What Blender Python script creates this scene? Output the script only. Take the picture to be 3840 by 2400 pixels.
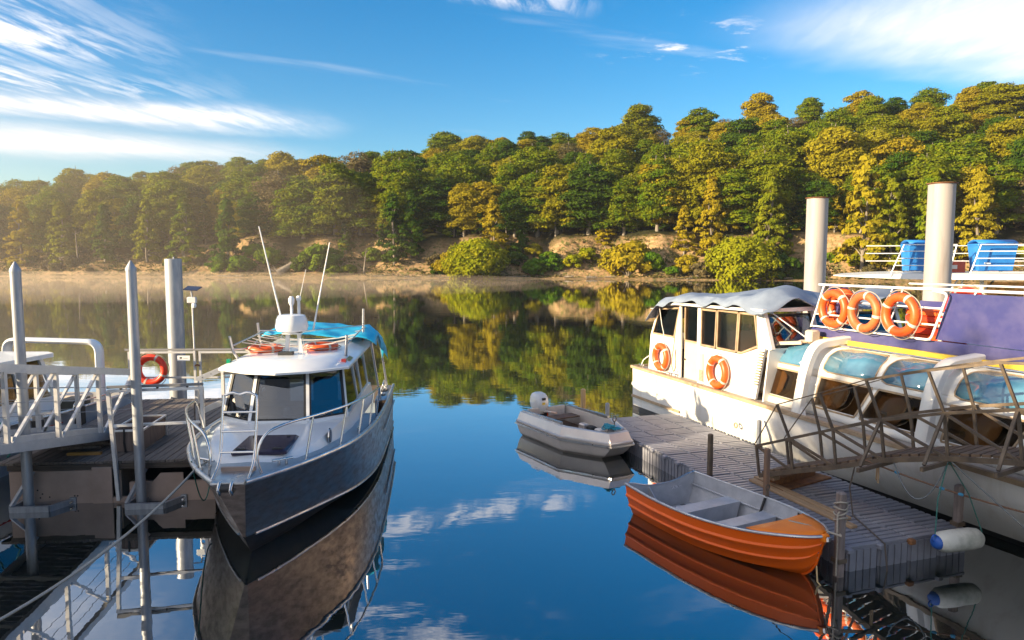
import bpy, bmesh, math, random
import numpy as np
from mathutils import Vector, Matrix
sc = bpy.context.scene
for o in list(bpy.data.objects): bpy.data.objects.remove(o)
COL = sc.collection
R_ = math.radians

# ---------------------------------------------------------------- camera
cam_d = bpy.data.cameras.new('camera'); cam = bpy.data.objects.new('camera', cam_d); COL.objects.link(cam)
cam.location = (0, 0, 4.4); cam.rotation_euler = (R_(90 - 4.886), 0, 0)
cam_d.sensor_width = 36; cam_d.lens = 25.0; cam_d.clip_end = 3000; cam_d.clip_start = .1
sc.camera = cam

# ---------------------------------------------------------------- sky, clouds and sun
SUN_AZ, SUN_EL = -114.0, 15.0            # degrees; azimuth clockwise from +Y
world = bpy.data.worlds.new('World'); sc.world = world; world.use_nodes = True
def build_sky():
    nt = world.node_tree; N = nt.nodes; L = nt.links
    for n in list(N): N.remove(n)
    def nd(t, **k):
        n = N.new(t)
        for a, b in k.items(): setattr(n, a, b)
        return n
    def val(x): return x
    def m(op, a, b=None, c=None, clamp=False):
        n = nd('ShaderNodeMath', operation=op, use_clamp=clamp)
        for i, x in enumerate((a, b, c)):
            if x is None: continue
            if isinstance(x, (int, float)): n.inputs[i].default_value = x
            else: L.new(x, n.inputs[i])
        return n.outputs[0]
    def sstep(x, a, b):
        n = nd('ShaderNodeMapRange', interpolation_type='SMOOTHSTEP')
        L.new(x, n.inputs[0]); n.inputs[1].default_value = a; n.inputs[2].default_value = b
        return n.outputs[0]
    out = nd('ShaderNodeOutputWorld'); bg = nd('ShaderNodeBackground'); L.new(bg.outputs[0], out.inputs[0])
    sky = nd('ShaderNodeTexSky', sky_type='NISHITA'); sky.sun_disc = False
    sky.sun_elevation = R_(SUN_EL); sky.sun_rotation = R_(SUN_AZ)
    sky.altitude = 200; sky.air_density = 1.1; sky.dust_density = 0.25; sky.ozone_density = 3.2
    hs = nd('ShaderNodeHueSaturation'); hs.inputs['Saturation'].default_value = SKY_SAT; hs.inputs['Value'].default_value = .86
    L.new(sky.outputs[0], hs.inputs['Color'])
    tc = nd('ShaderNodeTexCoord'); sp = nd('ShaderNodeSeparateXYZ'); L.new(tc.outputs['Generated'], sp.inputs[0])
    z = m('MAXIMUM', sp.outputs[2], .035)
    X = m('DIVIDE', sp.outputs[0], z); Y = m('DIVIDE', sp.outputs[1], z)
    th = R_(24); c, s = math.cos(th), math.sin(th)
    a = m('ADD', m('MULTIPLY', X, c), m('MULTIPLY', Y, s)); b = m('SUBTRACT', m('MULTIPLY', Y, c), m('MULTIPLY', X, s))
    def noise(sa, sb, scale, det=8, dist=0., off=0., rough=.6):
        cb = nd('ShaderNodeCombineXYZ'); L.new(m('MULTIPLY', a, sa), cb.inputs[0]); L.new(m('MULTIPLY', b, sb), cb.inputs[1]); cb.inputs[2].default_value = off
        n = nd('ShaderNodeTexNoise'); n.inputs['Scale'].default_value = scale; n.inputs['Detail'].default_value = det
        n.inputs['Distortion'].default_value = dist; n.inputs['Roughness'].default_value = rough
        L.new(cb.outputs[0], n.inputs['Vector']); return n.outputs[0]
    wob = m('MULTIPLY', m('SUBTRACT', noise(.5, .5, 1.2, 4, 0, 3.), .5), 1.1)
    bb = m('ADD', b, wob)
    def band(b0, sg, a0, a1, fa):
        g = m('POWER', 2.718, m('MULTIPLY', m('POWER', m('ABSOLUTE', m('DIVIDE', m('SUBTRACT', bb, b0), sg)), 2.), -1.))
        g = m('MULTIPLY', g, sstep(a, a1, a1 - fa)); return m('MULTIPLY', g, sstep(a, a0, a0 + fa))
    fc = nd('ShaderNodeCombineXYZ'); L.new(m('MULTIPLY', m('ADD', X, m('MULTIPLY', Y, -.10)), 2.6), fc.inputs[0]); L.new(m('MULTIPLY', Y, .62), fc.inputs[1])
    fn_ = nd('ShaderNodeTexNoise'); fn_.inputs['Scale'].default_value = 2.4; fn_.inputs['Detail'].default_value = 10; fn_.inputs['Roughness'].default_value = .64; fn_.inputs['Distortion'].default_value = .45
    L.new(fc.outputs[0], fn_.inputs['Vector']); fine = fn_.outputs[0]       # long fibres of the high cloud
    puff = noise(1.5, 2.2, 2.0, 10, .35, 7., .66)
    f1 = sstep(fine, .40, .62); f2 = sstep(puff, .54, .76)
    terms = [m('MULTIPLY', band(5.6, .40, -4.6, 1.3, 1.3), m('MULTIPLY_ADD', f1, .55, .55)),
             m('MULTIPLY', band(7.35, .75, -6., 1.6, 2.6), m('MULTIPLY_ADD', f1, .25, .75)),
             m('MULTIPLY', band(4.75, .42, -5., .6, 1.8), m('MULTIPLY_ADD', f1, .95, .0)),
             m('MULTIPLY', band(3.75, .50, -5., .15, 1.0), m('MULTIPLY_ADD', f1, .95, .05)),
             m('MULTIPLY', band(3.05, .40, -3., -.1, .7), m('MULTIPLY', f1, .8)),
             m('MULTIPLY', m('MULTIPLY', sstep(bb, 2.85, 2.15), sstep(a, 1.9, 3.0)), m('MULTIPLY_ADD', f1, .16, .70)),
             m('MULTIPLY', m('MULTIPLY', sstep(bb, 2.75, 2.2), sstep(a, .1, -.6)), m('MULTIPLY_ADD', f1, .35, .6)),
             m('MULTIPLY', m('MULTIPLY', sstep(b, 2.75, 2.45), sstep(b, 1.5, 1.8)), m('MULTIPLY', sstep(a, .95, .75), m('MULTIPLY', sstep(a, .2, .4), f2))),
             m('MULTIPLY', m('MULTIPLY', sstep(b, 3.4, 2.9), sstep(b, 2.3, 2.6)), m('MULTIPLY', sstep(a, 2.9, 2.5), m('MULTIPLY', sstep(a, 1.75, 2.0), f2))),
             m('MULTIPLY', sstep(noise(.4, 1.6, 1.0, 9, .4, 21.), .60, .80), .30),
             m('MULTIPLY', m('MULTIPLY', sstep(b, 2.74, 2.60), sstep(b, 2.42, 2.52)), m('MULTIPLY', m('MULTIPLY', sstep(a, 1.6, 1.2), sstep(a, .2, .5)), m('MULTIPLY', f1, .7)))]
    t = terms[0]
    for q in terms[1:]: t = m('MAXIMUM', t, q)
    t = m('MULTIPLY', t, sstep(sp.outputs[2], -.01, .05), None, True)
    mx = nd('ShaderNodeMix', data_type='RGBA'); L.new(t, mx.inputs[0])
    L.new(hs.outputs[0], mx.inputs[6]); mx.inputs[7].default_value = CLOUD_COL
    L.new(mx.outputs[2], bg.inputs[0]); bg.inputs[1].default_value = SKY_STR
SKY_SAT, SKY_STR, CLOUD_COL = 1.40, .095, (5.6, 5.3, 5.2, 1)
build_sky()
sun_d = bpy.data.lights.new('sun', 'SUN'); sun = bpy.data.objects.new('sun', sun_d); COL.objects.link(sun)
sun_d.energy = 5.0; sun_d.angle = R_(.6); sun_d.color = (1.0, .79, .50)
az, el = R_(SUN_AZ), R_(SUN_EL)
to_sun = Vector((math.sin(az) * math.cos(el), math.cos(az) * math.cos(el), math.sin(el)))
sun.rotation_euler = to_sun.to_track_quat('Z', 'Y').to_euler(); sun.location = (-60, 0, 40)

vs = sc.view_settings; vs.view_transform = 'Standard'; vs.look = 'None'; vs.exposure = 1.4; vs.gamma = 1; vs.use_curve_mapping = False
sc.render.engine = 'CYCLES'; cy = sc.cycles
cy.use_denoising = True; cy.max_bounces = 7; cy.diffuse_bounces = 3; cy.glossy_bounces = 5; cy.transmission_bounces = 5
cy.transparent_max_bounces = 12; cy.volume_bounces = 1; cy.sample_clamp_indirect = 6; cy.caustics_reflective = False; cy.caustics_refractive = False

# ---------------------------------------------------------------- materials
MATS = {}
def mat(name, col, col2=None, scale=6., rough=.5, metal=0., bump=0., bscale=None, stretch=(1, 1, 1), spec=.5, detail=6, lo=.35, hi=.65, rvar=0., coat=0., rand=0., trans=0.):
    if name in MATS: return MATS[name]
    mt = bpy.data.materials.new(name); mt.use_nodes = True; MATS[name] = mt
    nt = mt.node_tree; N, L = nt.nodes, nt.links; b = N['Principled BSDF']
    b.inputs['Roughness'].default_value = rough; b.inputs['Metallic'].default_value = metal; b.inputs['Specular IOR Level'].default_value = spec
    b.inputs['Coat Weight'].default_value = coat; b.inputs['Coat Roughness'].default_value = .08
    if trans: b.inputs['Transmission Weight'].default_value = trans
    c4 = (*col, 1)
    if col2 is None and not bump and not rand:
        b.inputs['Base Color'].default_value = c4; return mt
    tc = N.new('ShaderNodeTexCoord'); mp = N.new('ShaderNodeMapping'); mp.inputs['Scale'].default_value = stretch
    L.new(tc.outputs['Object'], mp.inputs[0])
    ns = N.new('ShaderNodeTexNoise'); ns.inputs['Scale'].default_value = scale; ns.inputs['Detail'].default_value = detail; ns.inputs['Roughness'].default_value = .62
    L.new(mp.outputs[0], ns.inputs['Vector'])
    mr = N.new('ShaderNodeMapRange'); mr.inputs[1].default_value = lo; mr.inputs[2].default_value = hi; L.new(ns.outputs[0], mr.inputs[0])
    fac = mr.outputs[0]
    mx = N.new('ShaderNodeMix'); mx.data_type = 'RGBA'; mx.inputs[6].default_value = c4; mx.inputs[7].default_value = (*(col2 or col), 1); L.new(fac, mx.inputs[0])
    colout = mx.outputs[2]
    if rand:
        oi = N.new('ShaderNodeObjectInfo'); hv = N.new('ShaderNodeHueSaturation')
        r2 = N.new('ShaderNodeMapRange'); r2.inputs[3].default_value = 1 - rand; r2.inputs[4].default_value = 1 + rand; L.new(oi.outputs['Random'], r2.inputs[0])
        L.new(r2.outputs[0], hv.inputs['Value']); L.new(colout, hv.inputs['Color']); colout = hv.outputs[0]
    L.new(colout, b.inputs['Base Color'])
    if rvar:
        r3 = N.new('ShaderNodeMapRange'); r3.inputs[3].default_value = max(.02, rough - rvar); r3.inputs[4].default_value = min(1, rough + rvar); L.new(fac, r3.inputs[0]); L.new(r3.outputs[0], b.inputs['Roughness'])
    if bump:
        n2 = N.new('ShaderNodeTexNoise'); n2.inputs['Scale'].default_value = bscale or scale * 3; n2.inputs['Detail'].default_value = 5; L.new(mp.outputs[0], n2.inputs['Vector'])
        bp = N.new('ShaderNodeBump'); bp.inputs['Strength'].default_value = bump; bp.inputs['Distance'].default_value = .02; L.new(n2.outputs[0], bp.inputs['Height']); L.new(bp.outputs[0], b.inputs['Normal'])
    return mt

# ---------------------------------------------------------------- mesh helpers
def V(*p): return Vector(p)
class MB:
    """collects shapes and links them as ONE mesh object"""
    def __init__(s): s.v = []; s.f = []
    def add(s, vs, fs):
        k = len(s.v); s.v += [tuple(p) for p in vs]; s.f += [tuple(i + k for i in f) for f in fs]; return s
    def box(s, a, b):
        (x0, y0, z0), (x1, y1, z1) = a, b
        return s.add([(x0, y0, z0), (x1, y0, z0), (x1, y1, z0), (x0, y1, z0), (x0, y0, z1), (x1, y0, z1), (x1, y1, z1), (x0, y1, z1)],
                     [(3, 2, 1, 0), (4, 5, 6, 7), (0, 1, 5, 4), (1, 2, 6, 5), (2, 3, 7, 6), (3, 0, 4, 7)])
    def cbox(s, a, b, ch=.02):
        """box with chamfered vertical and top edges"""
        (x0, y0, z0), (x1, y1, z1) = a, b
        ring = lambda x0, y0, x1, y1, c: [(x0 + c, y0), (x1 - c, y0), (x1, y0 + c), (x1, y1 - c), (x1 - c, y1), (x0 + c, y1), (x0, y1 - c), (x0, y0 + c)]
        r = ring(x0, y0, x1, y1, ch); r2 = ring(x0 + ch, y0 + ch, x1 - ch, y1 - ch, ch)
        vs = [(x, y, z0) for x, y in r] + [(x, y, z1 - ch) for x, y in r] + [(x, y, z1) for x, y in r2]
        fs = [tuple(range(7, -1, -1)), tuple(range(16, 24))]
        for k in (0, 8):
            for i in range(8): j = (i + 1) % 8; fs.append((k + i, k + j, k + 8 + j, k + 8 + i))
        return s.add(vs, fs)
    def bar(s, p, q, w, h=None, up=(0, 0, 1)):
        h = h or w; p, q = Vector(p), Vector(q); d = (q - p).normalized(); u = Vector(up)
        if abs(d.dot(u)) > .97: u = Vector((1, 0, 0)) if abs(d.x) < .9 else Vector((0, 1, 0))
        r = d.cross(u).normalized(); u = r.cross(d).normalized()
        vs = []
        for e in (p, q):
            for a, b in ((-1, -1), (1, -1), (1, 1), (-1, 1)): vs.append(e + r * (a * w / 2) + u * (b * h / 2))
        return s.add(vs, [(0, 1, 2, 3), (7, 6, 5, 4), (1, 0, 4, 5), (2, 1, 5, 6), (3, 2, 6, 7), (0, 3, 7, 4)])
    def tube(s, pts, r, n=8, caps=True, closed=False):
        pts = [Vector(p) for p in pts]; m = len(pts); rs = r if isinstance(r, (list, tuple)) else [r] * m
        k = len(s.v); prev = None
        for i, p in enumerate(pts):
            if closed: d = (pts[(i + 1) % m] - pts[i - 1])
            else: d = (pts[min(i + 1, m - 1)] - pts[max(i - 1, 0)])
            d.normalize()
            if prev is None:
                a = Vector((0, 0, 1)) if abs(d.z) < .9 else Vector((1, 0, 0)); u = d.cross(a).normalized()
            else: u = (prev - d * prev.dot(d)).normalized()
            prev = u; w = d.cross(u)
            for j in range(n):
                t = 2 * math.pi * j / n; s.v.append(tuple(p + (u * math.cos(t) + w * math.sin(t)) * rs[i]))
        for i in range(m if closed else m - 1):
            i2 = (i + 1) % m
            for j in range(n):
                j2 = (j + 1) % n; s.f.append((k + i * n + j, k + i * n + j2, k + i2 * n + j2, k + i2 * n + j))
        if caps and not closed: s.f.append(tuple(k + j for j in range(n - 1, -1, -1))); s.f.append(tuple(k + (m - 1) * n + j for j in range(n)))
        return s
    def lathe(s, prof, n=20, c=(0, 0, 0), axis='z'):
        k = len(s.v); m = len(prof)
        for r, z in prof:
            for j in range(n):
                t = 2 * math.pi * j / n; a, b = r * math.cos(t), r * math.sin(t)
                p = (a, b, z) if axis == 'z' else ((z, a, b) if axis == 'x' else (b, z, a))
                s.v.append((p[0] + c[0], p[1] + c[1], p[2] + c[2]))
        for i in range(m - 1):
            for j in range(n):
                j2 = (j + 1) % n; s.f.append((k + i * n + j, k + i * n + j2, k + (i + 1) * n + j2, k + (i + 1) * n + j))
        if prof[0][0] > 1e-4: s.f.append(tuple(k + j for j in range(n - 1, -1, -1)))
        if prof[-1][0] > 1e-4: s.f.append(tuple(k + (m - 1) * n + j for j in range(n)))
        return s
    def prism(s, poly, d):
        """polygon (list of 3d points) extruded by vector d"""
        n = len(poly); poly = [Vector(p) for p in poly]; d = Vector(d)
        return s.add(poly + [p + d for p in poly], [tuple(range(n - 1, -1, -1)), tuple(range(n, 2 * n))] + [(i, (i + 1) % n, n + (i + 1) % n, n + i) for i in range(n)])
    def loft(s, secs, closed=False, cap0=False, cap1=False, flip=False):
        n = len(secs[0]); k = len(s.v)
        for q in secs: s.v += [tuple(p) for p in q]
        for i in range(len(secs) - 1):
            for j in range(n if closed else n - 1):
                j2 = (j + 1) % n; f = (k + i * n + j, k + i * n + j2, k + (i + 1) * n + j2, k + (i + 1) * n + j)
                s.f.append(f[::-1] if flip else f)
        if cap0: s.f.append(tuple(k + j for j in range(n)))
        if cap1: s.f.append(tuple(k + (len(secs) - 1) * n + j for j in range(n)))
        return s
    def torus(s, c, R, r, n=28, m=10, ax=(0, 0, 1), sq=1.):
        q = Vector((0, 0, 1)).rotation_difference(Vector(ax).normalized()); k = len(s.v); c = Vector(c)
        for i in range(n):
            t = 2 * math.pi * i / n
            for j in range(m):
                p = 2 * math.pi * j / m; rr = R + r * math.cos(p)
                s.v.append(tuple(c + q @ Vector((rr * math.cos(t), rr * math.sin(t), r * sq * math.sin(p)))))
        for i in range(n):
            for j in range(m):
                i2, j2 = (i + 1) % n, (j + 1) % m; s.f.append((k + i * m + j, k + i2 * m + j, k + i2 * m + j2, k + i * m + j2))
        return s
    def build(s, name, mt, parent=None, smooth=35, fix=True, solid=0.):
        me = bpy.data.meshes.new(name); me.from_pydata(s.v, [], s.f)
        if fix:
            bm = bmesh.new(); bm.from_mesh(me); bmesh.ops.recalc_face_normals(bm, faces=bm.faces); bm.to_mesh(me); bm.free()
        if smooth: me.shade_smooth(); me.set_sharp_from_angle(angle=R_(smooth))
        me.materials.append(mt)
        o = bpy.data.objects.new(name, me); COL.objects.link(o)
        if parent: o.parent = parent
        if solid:
            md = o.modifiers.new('thickness', 'SOLIDIFY'); md.thickness = solid; md.offset = 0
        return o
def tag(o, label=None, cat=None, group=None, kind=None):
    for k, x in (('label', label), ('category', cat), ('group', group), ('kind', kind)):
        if x: o[k] = x
    return o
def thing(name, label, cat, loc=(0, 0, 0), rz=0., group=None):
    o = bpy.data.objects.new(name, None); COL.objects.link(o); o.location = loc; o.rotation_euler = (0, 0, rz); o.empty_display_size = .3
    return tag(o, label, cat, group)
def copy_tree(o, parent=None):
    c = o.copy(); COL.objects.link(c); c.parent = parent
    for ch in o.children: copy_tree(ch, c)
    return c
def arc(c, r, a0, a1, n, plane='xz'):
    o = []
    for i in range(n + 1):
        t = R_(a0 + (a1 - a0) * i / n); x, y = r * math.cos(t), r * math.sin(t)
        o.append(Vector(c) + (Vector((x, 0, y)) if plane == 'xz' else Vector((x, y, 0)) if plane == 'xy' else Vector((0, x, y))))
    return o
def fillet(pts, r, n=5):
    """polyline with its inner corners rounded"""
    P = [Vector(p) for p in pts]; o = [P[0]]
    for i in range(1, len(P) - 1):
        a, b, c = P[i - 1], P[i], P[i + 1]; ra = min(r, (a - b).length * .48, (c - b).length * .48)
        p, q = b + (a - b).normalized() * ra, b + (c - b).normalized() * ra
        for k in range(n + 1): t = k / n; o.append(p * (1 - t) ** 2 + b * 2 * t * (1 - t) + q * t * t)
    return o + [P[-1]]
def sag(p, q, d, n=14):
    p, q = Vector(p), Vector(q); return [p.lerp(q, i / n) - Vector((0, 0, 4 * d * (i / n) * (1 - i / n))) for i in range(n + 1)]
# ================================================================ the setting: lake, shore, hill
rng = random.Random(5)
def interp(x, xs, ys):
    return float(np.interp(x, xs, ys))
SX = [-420, -300, -180, -130, -60, -20, 0, 20, 43, 70, 100, 130, 180, 260, 340]
SY = [235, 214, 193, 181, 169, 163, 160, 156, 148, 140, 129, 116, 96, 66, 40]
def shore(x): return interp(x, SX, SY) + 1.2 * math.sin(x * .13) + .8 * math.sin(x * .31 + 1)
CX = [-420, -260, -190, -120, -90, -64, -30, -2, 33, 66, 91, 114, 150, 200, 340]
CH = [10, 14, 20.5, 27, 30, 28, 31.5, 37, 37, 40, 42, 43, 43.5, 44, 42]
def crest(x): return interp(x, CX, CH)
def n2(x, y):
    return (math.sin(x * .37 + 1.3 * math.sin(y * .21)) + math.sin(y * .43 + 1.7 * math.sin(x * .17 + 2))) * .5
def hill(x, d):
    """ground height at x, d metres behind the water's edge"""
    if d < 0: return max(-6., d * .22)
    sc_ = max(0., min(1., (x + 95) / 25)) * max(0., min(1., (95 - x) / 25))      # where the clay scarp shows
    jag = 1.6 * n2(x * .9, 3) + 1.0 * n2(x * 2.3, 9)
    d1, d2 = 11.5 + jag, 14.0 + jag * .7
    if d < 4: h = .11 * d
    elif d < d1: h = .44 + (d - 4) * (4.9 / (d1 - 4))
    elif d < d2: h = 5.34 + (d - d1) * (4.4 / (d2 - d1))
    else:
        t = min(1., (d - d2) / (84 - d2)); h = 9.74 + (crest(x) - 9.74) * (t * .75 + .25 * t * t * (3 - 2 * t))
        if d > 84: h -= (d - 84) * .10
    t = min(1., d / 84); smooth = .11 * d if d < 3 else .33 + (crest(x) - .33) * min(1., (d - 3) / 81) ** .85 - max(0, d - 84) * .1
    return h * sc_ + smooth * (1 - sc_) + (.35 * n2(x * 1.7, d * 1.9) + .2 * n2(x * 4.1, d * 4.3)) * min(1, d / 5)
def ground(x, y): return hill(x, (y - shore(x)) * .96)

ds = [-60, -30, -12, -5, -2, -.6, .2, 1, 2, 3, 4, 5, 6, 7, 8, 9, 10, 10.7, 11.4, 12.1, 12.8, 13.5, 14.2, 15, 16, 17.5, 20, 23, 27, 32, 38, 45, 52, 60, 68, 76, 84, 95, 120, 170]
xs_ = list(np.arange(-420, 341, 2.0))
vs_, fs_, zone = [], [], []
for x in xs_:
    y0 = shore(x)
    for d in ds:
        vs_.append((x, y0 + d / .96, hill(x, d))); zone.append(max(0., min(1., (15.2 + 1.5 * n2(x, d) - d) / 2.0)))
nd_ = len(ds)
for i in range(len(xs_) - 1):
    for j in range(nd_ - 1): fs_.append((i * nd_ + j, (i + 1) * nd_ + j, (i + 1) * nd_ + j + 1, i * nd_ + j + 1))
def ground_mat():
    mt = bpy.data.materials.new('shore_ground'); mt.use_nodes = True; N, L = mt.node_tree.nodes, mt.node_tree.links; b = N['Principled BSDF']; b.inputs['Roughness'].default_value = .95
    b.inputs['Specular IOR Level'].default_value = .1
    tc = N.new('ShaderNodeTexCoord'); at = N.new('ShaderNodeAttribute'); at.attribute_name = 'bank'
    def ns(s, d=6, st=(1, 1, 1)):
        mp = N.new('ShaderNodeMapping'); mp.inputs['Scale'].default_value = st; L.new(tc.outputs['Object'], mp.inputs[0])
        n = N.new('ShaderNodeTexNoise'); n.inputs['Scale'].default_value = s; n.inputs['Detail'].default_value = d; L.new(mp.outputs[0], n.inputs['Vector']); return n.outputs[0]
    def mix(f, a, c):
        m = N.new('ShaderNodeMix'); m.data_type = 'RGBA'; L.new(f, m.inputs[0])
        for k, q in ((6, a), (7, c)):
            if isinstance(q, tuple): m.inputs[k].default_value = (*q, 1)
            else: L.new(q, m.inputs[k])
        return m.outputs[2]
    def rng_(x, a, c):
        m = N.new('ShaderNodeMapRange'); m.inputs[1].default_value = a; m.inputs[2].default_value = c; L.new(x, m.inputs[0]); return m.outputs[0]
    clay = mix(rng_(ns(.5, 8, (1, 1, 4)), .38, .62), (.42, .28, .15), (.27, .17, .085))
    clay = mix(rng_(ns(1.3, 6), .48, .66), clay, (.11, .12, .035))
    floor_ = mix(rng_(ns(.25), .4, .6), (.022, .026, .010), (.045, .04, .018))
    L.new(mix(at.outputs['Fac'], floor_, clay), b.inputs['Base Color'])
    bp = N.new('ShaderNodeBump'); bp.inputs['Strength'].default_value = .8; bp.inputs['Distance'].default_value = .5; L.new(ns(.9, 8), bp.inputs['Height']); L.new(bp.outputs[0], b.inputs['Normal'])
    return mt
me = bpy.data.meshes.new('hillside'); me.from_pydata(vs_, [], fs_); me.shade_smooth(); me.materials.append(ground_mat())
a_ = me.attributes.new('bank', 'FLOAT', 'POINT'); a_.data.foreach_set('value', zone)
o = bpy.data.objects.new('hillside', me); COL.objects.link(o); tag(o, 'wooded lakeside hill with clay scarp and narrow sandy beach', 'hill', kind='structure')

def water_mat():
    mt = bpy.data.materials.new('lake_water'); mt.use_nodes = True; N, L = mt.node_tree.nodes, mt.node_tree.links
    for n in list(N): N.remove(n)
    out = N.new('ShaderNodeOutputMaterial'); mx = N.new('ShaderNodeMixShader'); gl = N.new('ShaderNodeBsdfGlossy'); df = N.new('ShaderNodeBsdfDiffuse')
    gl.inputs['Roughness'].default_value = .012; gl.inputs['Color'].default_value = (.95, .97, 1, 1)
    fr = N.new('ShaderNodeFresnel'); fr.inputs['IOR'].default_value = 1.45
    mr = N.new('ShaderNodeMapRange'); mr.inputs[1].default_value = .02; mr.inputs[2].default_value = .42; mr.inputs[3].default_value = .28; mr.inputs[4].default_value = .95
    L.new(fr.outputs[0], mr.inputs[0]); L.new(mr.outputs[0], mx.inputs[0]); L.new(df.outputs[0], mx.inputs[1]); L.new(gl.outputs[0], mx.inputs[2]); L.new(mx.outputs[0], out.inputs[0])
    tc = N.new('ShaderNodeTexCoord')
    def ns(s, st, d=3):
        mp = N.new('ShaderNodeMapping'); mp.inputs['Scale'].default_value = st; L.new(tc.outputs['Object'], mp.inputs[0])
        n = N.new('ShaderNodeTexNoise'); n.inputs['Scale'].default_value = s; n.inputs['Detail'].default_value = d; L.new(mp.outputs[0], n.inputs['Vector']); return n.outputs[0]
    # the bed showing faintly through the shallows
    mb = N.new('ShaderNodeMix'); mb.data_type = 'RGBA'; r = N.new('ShaderNodeMapRange'); r.inputs[1].default_value = .45; r.inputs[2].default_value = .72
    L.new(ns(9., (1, 1, 1), 8), r.inputs[0]); L.new(r.outputs[0], mb.inputs[0]); mb.inputs[6].default_value = (.006, .012, .014, 1); mb.inputs[7].default_value = (.022, .026, .014, 1)
    L.new(mb.outputs[2], df.inputs['Color'])
    b1 = N.new('ShaderNodeBump'); b1.inputs['Strength'].default_value = .05; b1.inputs['Distance'].default_value = .06; L.new(ns(.55, (1, 1.6, 1), 3), b1.inputs['Height'])
    b2 = N.new('ShaderNodeBump'); b2.inputs['Strength'].default_value = .035; b2.inputs['Distance'].default_value = .02; L.new(ns(3.2, (.6, 1.5, 1), 2), b2.inputs['Height']); L.new(b1.outputs[0], b2.inputs['Normal'])
    L.new(b2.outputs[0], gl.inputs['Normal'])
    return mt
w = MB(); w.add([(-420, -40, 0), (340, -40, 0), (340, 240, 0), (-420, 240, 0)], [(0, 1, 2, 3)])
tag(w.build('lake_water', water_mat(), smooth=0), 'calm dark lake reflecting the forest and sky', 'water', kind='structure')

# ---------------------------------------------------------------- foliage
def leaf_mat(name, c1, c2, c3, trans=.25, sc1=.5):
    mt = bpy.data.materials.new(name); mt.use_nodes = True; N, L = mt.node_tree.nodes, mt.node_tree.links
    for n in list(N): N.remove(n)
    out = N.new('ShaderNodeOutputMaterial'); mx = N.new('ShaderNodeMixShader'); df = N.new('ShaderNodeBsdfDiffuse'); tr = N.new('ShaderNodeBsdfTranslucent')
    mx.inputs[0].default_value = trans; L.new(df.outputs[0], mx.inputs[1]); L.new(tr.outputs[0], mx.inputs[2]); L.new(mx.outputs[0], out.inputs[0])
    tc = N.new('ShaderNodeTexCoord'); oi = N.new('ShaderNodeObjectInfo')
    n1 = N.new('ShaderNodeTexNoise'); n1.inputs['Scale'].default_value = sc1; n1.inputs['Detail'].default_value = 4; L.new(tc.outputs['Object'], n1.inputs['Vector'])
    mr = N.new('ShaderNodeMapRange'); mr.inputs[1].default_value = .36; mr.inputs[2].default_value = .64; L.new(n1.outputs[0], mr.inputs[0])
    m1 = N.new('ShaderNodeMix'); m1.data_type = 'RGBA'; m1.inputs[6].default_value = (*c1, 1); m1.inputs[7].default_value = (*c2, 1); L.new(mr.outputs[0], m1.inputs[0])
    m2 = N.new('ShaderNodeMix'); m2.data_type = 'RGBA'; L.new(m1.outputs[2], m2.inputs[6]); m2.inputs[7].default_value = (*c3, 1)
    r2 = N.new('ShaderNodeMapRange'); r2.inputs[1].default_value = .45; r2.inputs[2].default_value = 1.; r2.inputs[4].default_value = .85; L.new(oi.outputs['Random'], r2.inputs[0]); L.new(r2.outputs[0], m2.inputs[0])
    L.new(m2.outputs[2], df.inputs['Color']); L.new(m2.outputs[2], tr.inputs['Color']); return mt
LEAF = {'beech': leaf_mat('beech_leaves', (.085, .150, .008), (.195, .215, .010), (.270, .235, .012)),
        'bush': leaf_mat('broom_leaves', (.070, .170, .010), (.130, .205, .012), (.180, .200, .015)),
        'lime': leaf_mat('willow_leaves', (.210, .250, .008), (.300, .280, .010), (.250, .260, .012)),
        'gold': leaf_mat('gold_leaves', (.260, .210, .012), (.340, .265, .016), (.270, .260, .018)),
        'grey': leaf_mat('grey_scrub', (.135, .115, .055), (.200, .155, .075), (.10, .10, .035)),
        'dark': leaf_mat('dark_leaves', (.035, .085, .008), (.075, .120, .010), (.055, .095, .010))}
BARK = mat('bark', (.16, .13, .10), (.30, .27, .23), scale=1.5, rough=.9, stretch=(1, 1, .25), bump=.5)
DEAD = mat('dead_wood', (.30, .26, .21), (.15, .12, .09), scale=2.5, rough=.9, stretch=(1, 1, .3), bump=.4)
def leaf_mesh(name, C, Nn, size, rs, mt):
    """quads at centres C with normals Nn"""
    n = len(C); r = rs.normal(size=(n, 3)); t = np.cross(Nn, r); t /= np.linalg.norm(t, axis=1)[:, None] + 1e-9; u = np.cross(Nn, t)
    s = size * rs.uniform(.6, 1.35, (n, 1)); t = t * s; u = u * s * .62
    P = np.stack([C - t, C + u * .9, C + t, C - u * .9], 1).reshape(-1, 3)
    me = bpy.data.meshes.new(name); me.vertices.add(4 * n); me.vertices.foreach_set('co', P.ravel().astype(np.float32))
    me.loops.add(4 * n); me.loops.foreach_set('vertex_index', np.arange(4 * n, dtype=np.int32)); me.polygons.add(n)
    me.polygons.foreach_set('loop_start', np.arange(0, 4 * n, 4, dtype=np.int32)); me.update(calc_edges=True); me.validate(); me.materials.append(mt); return me
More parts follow.
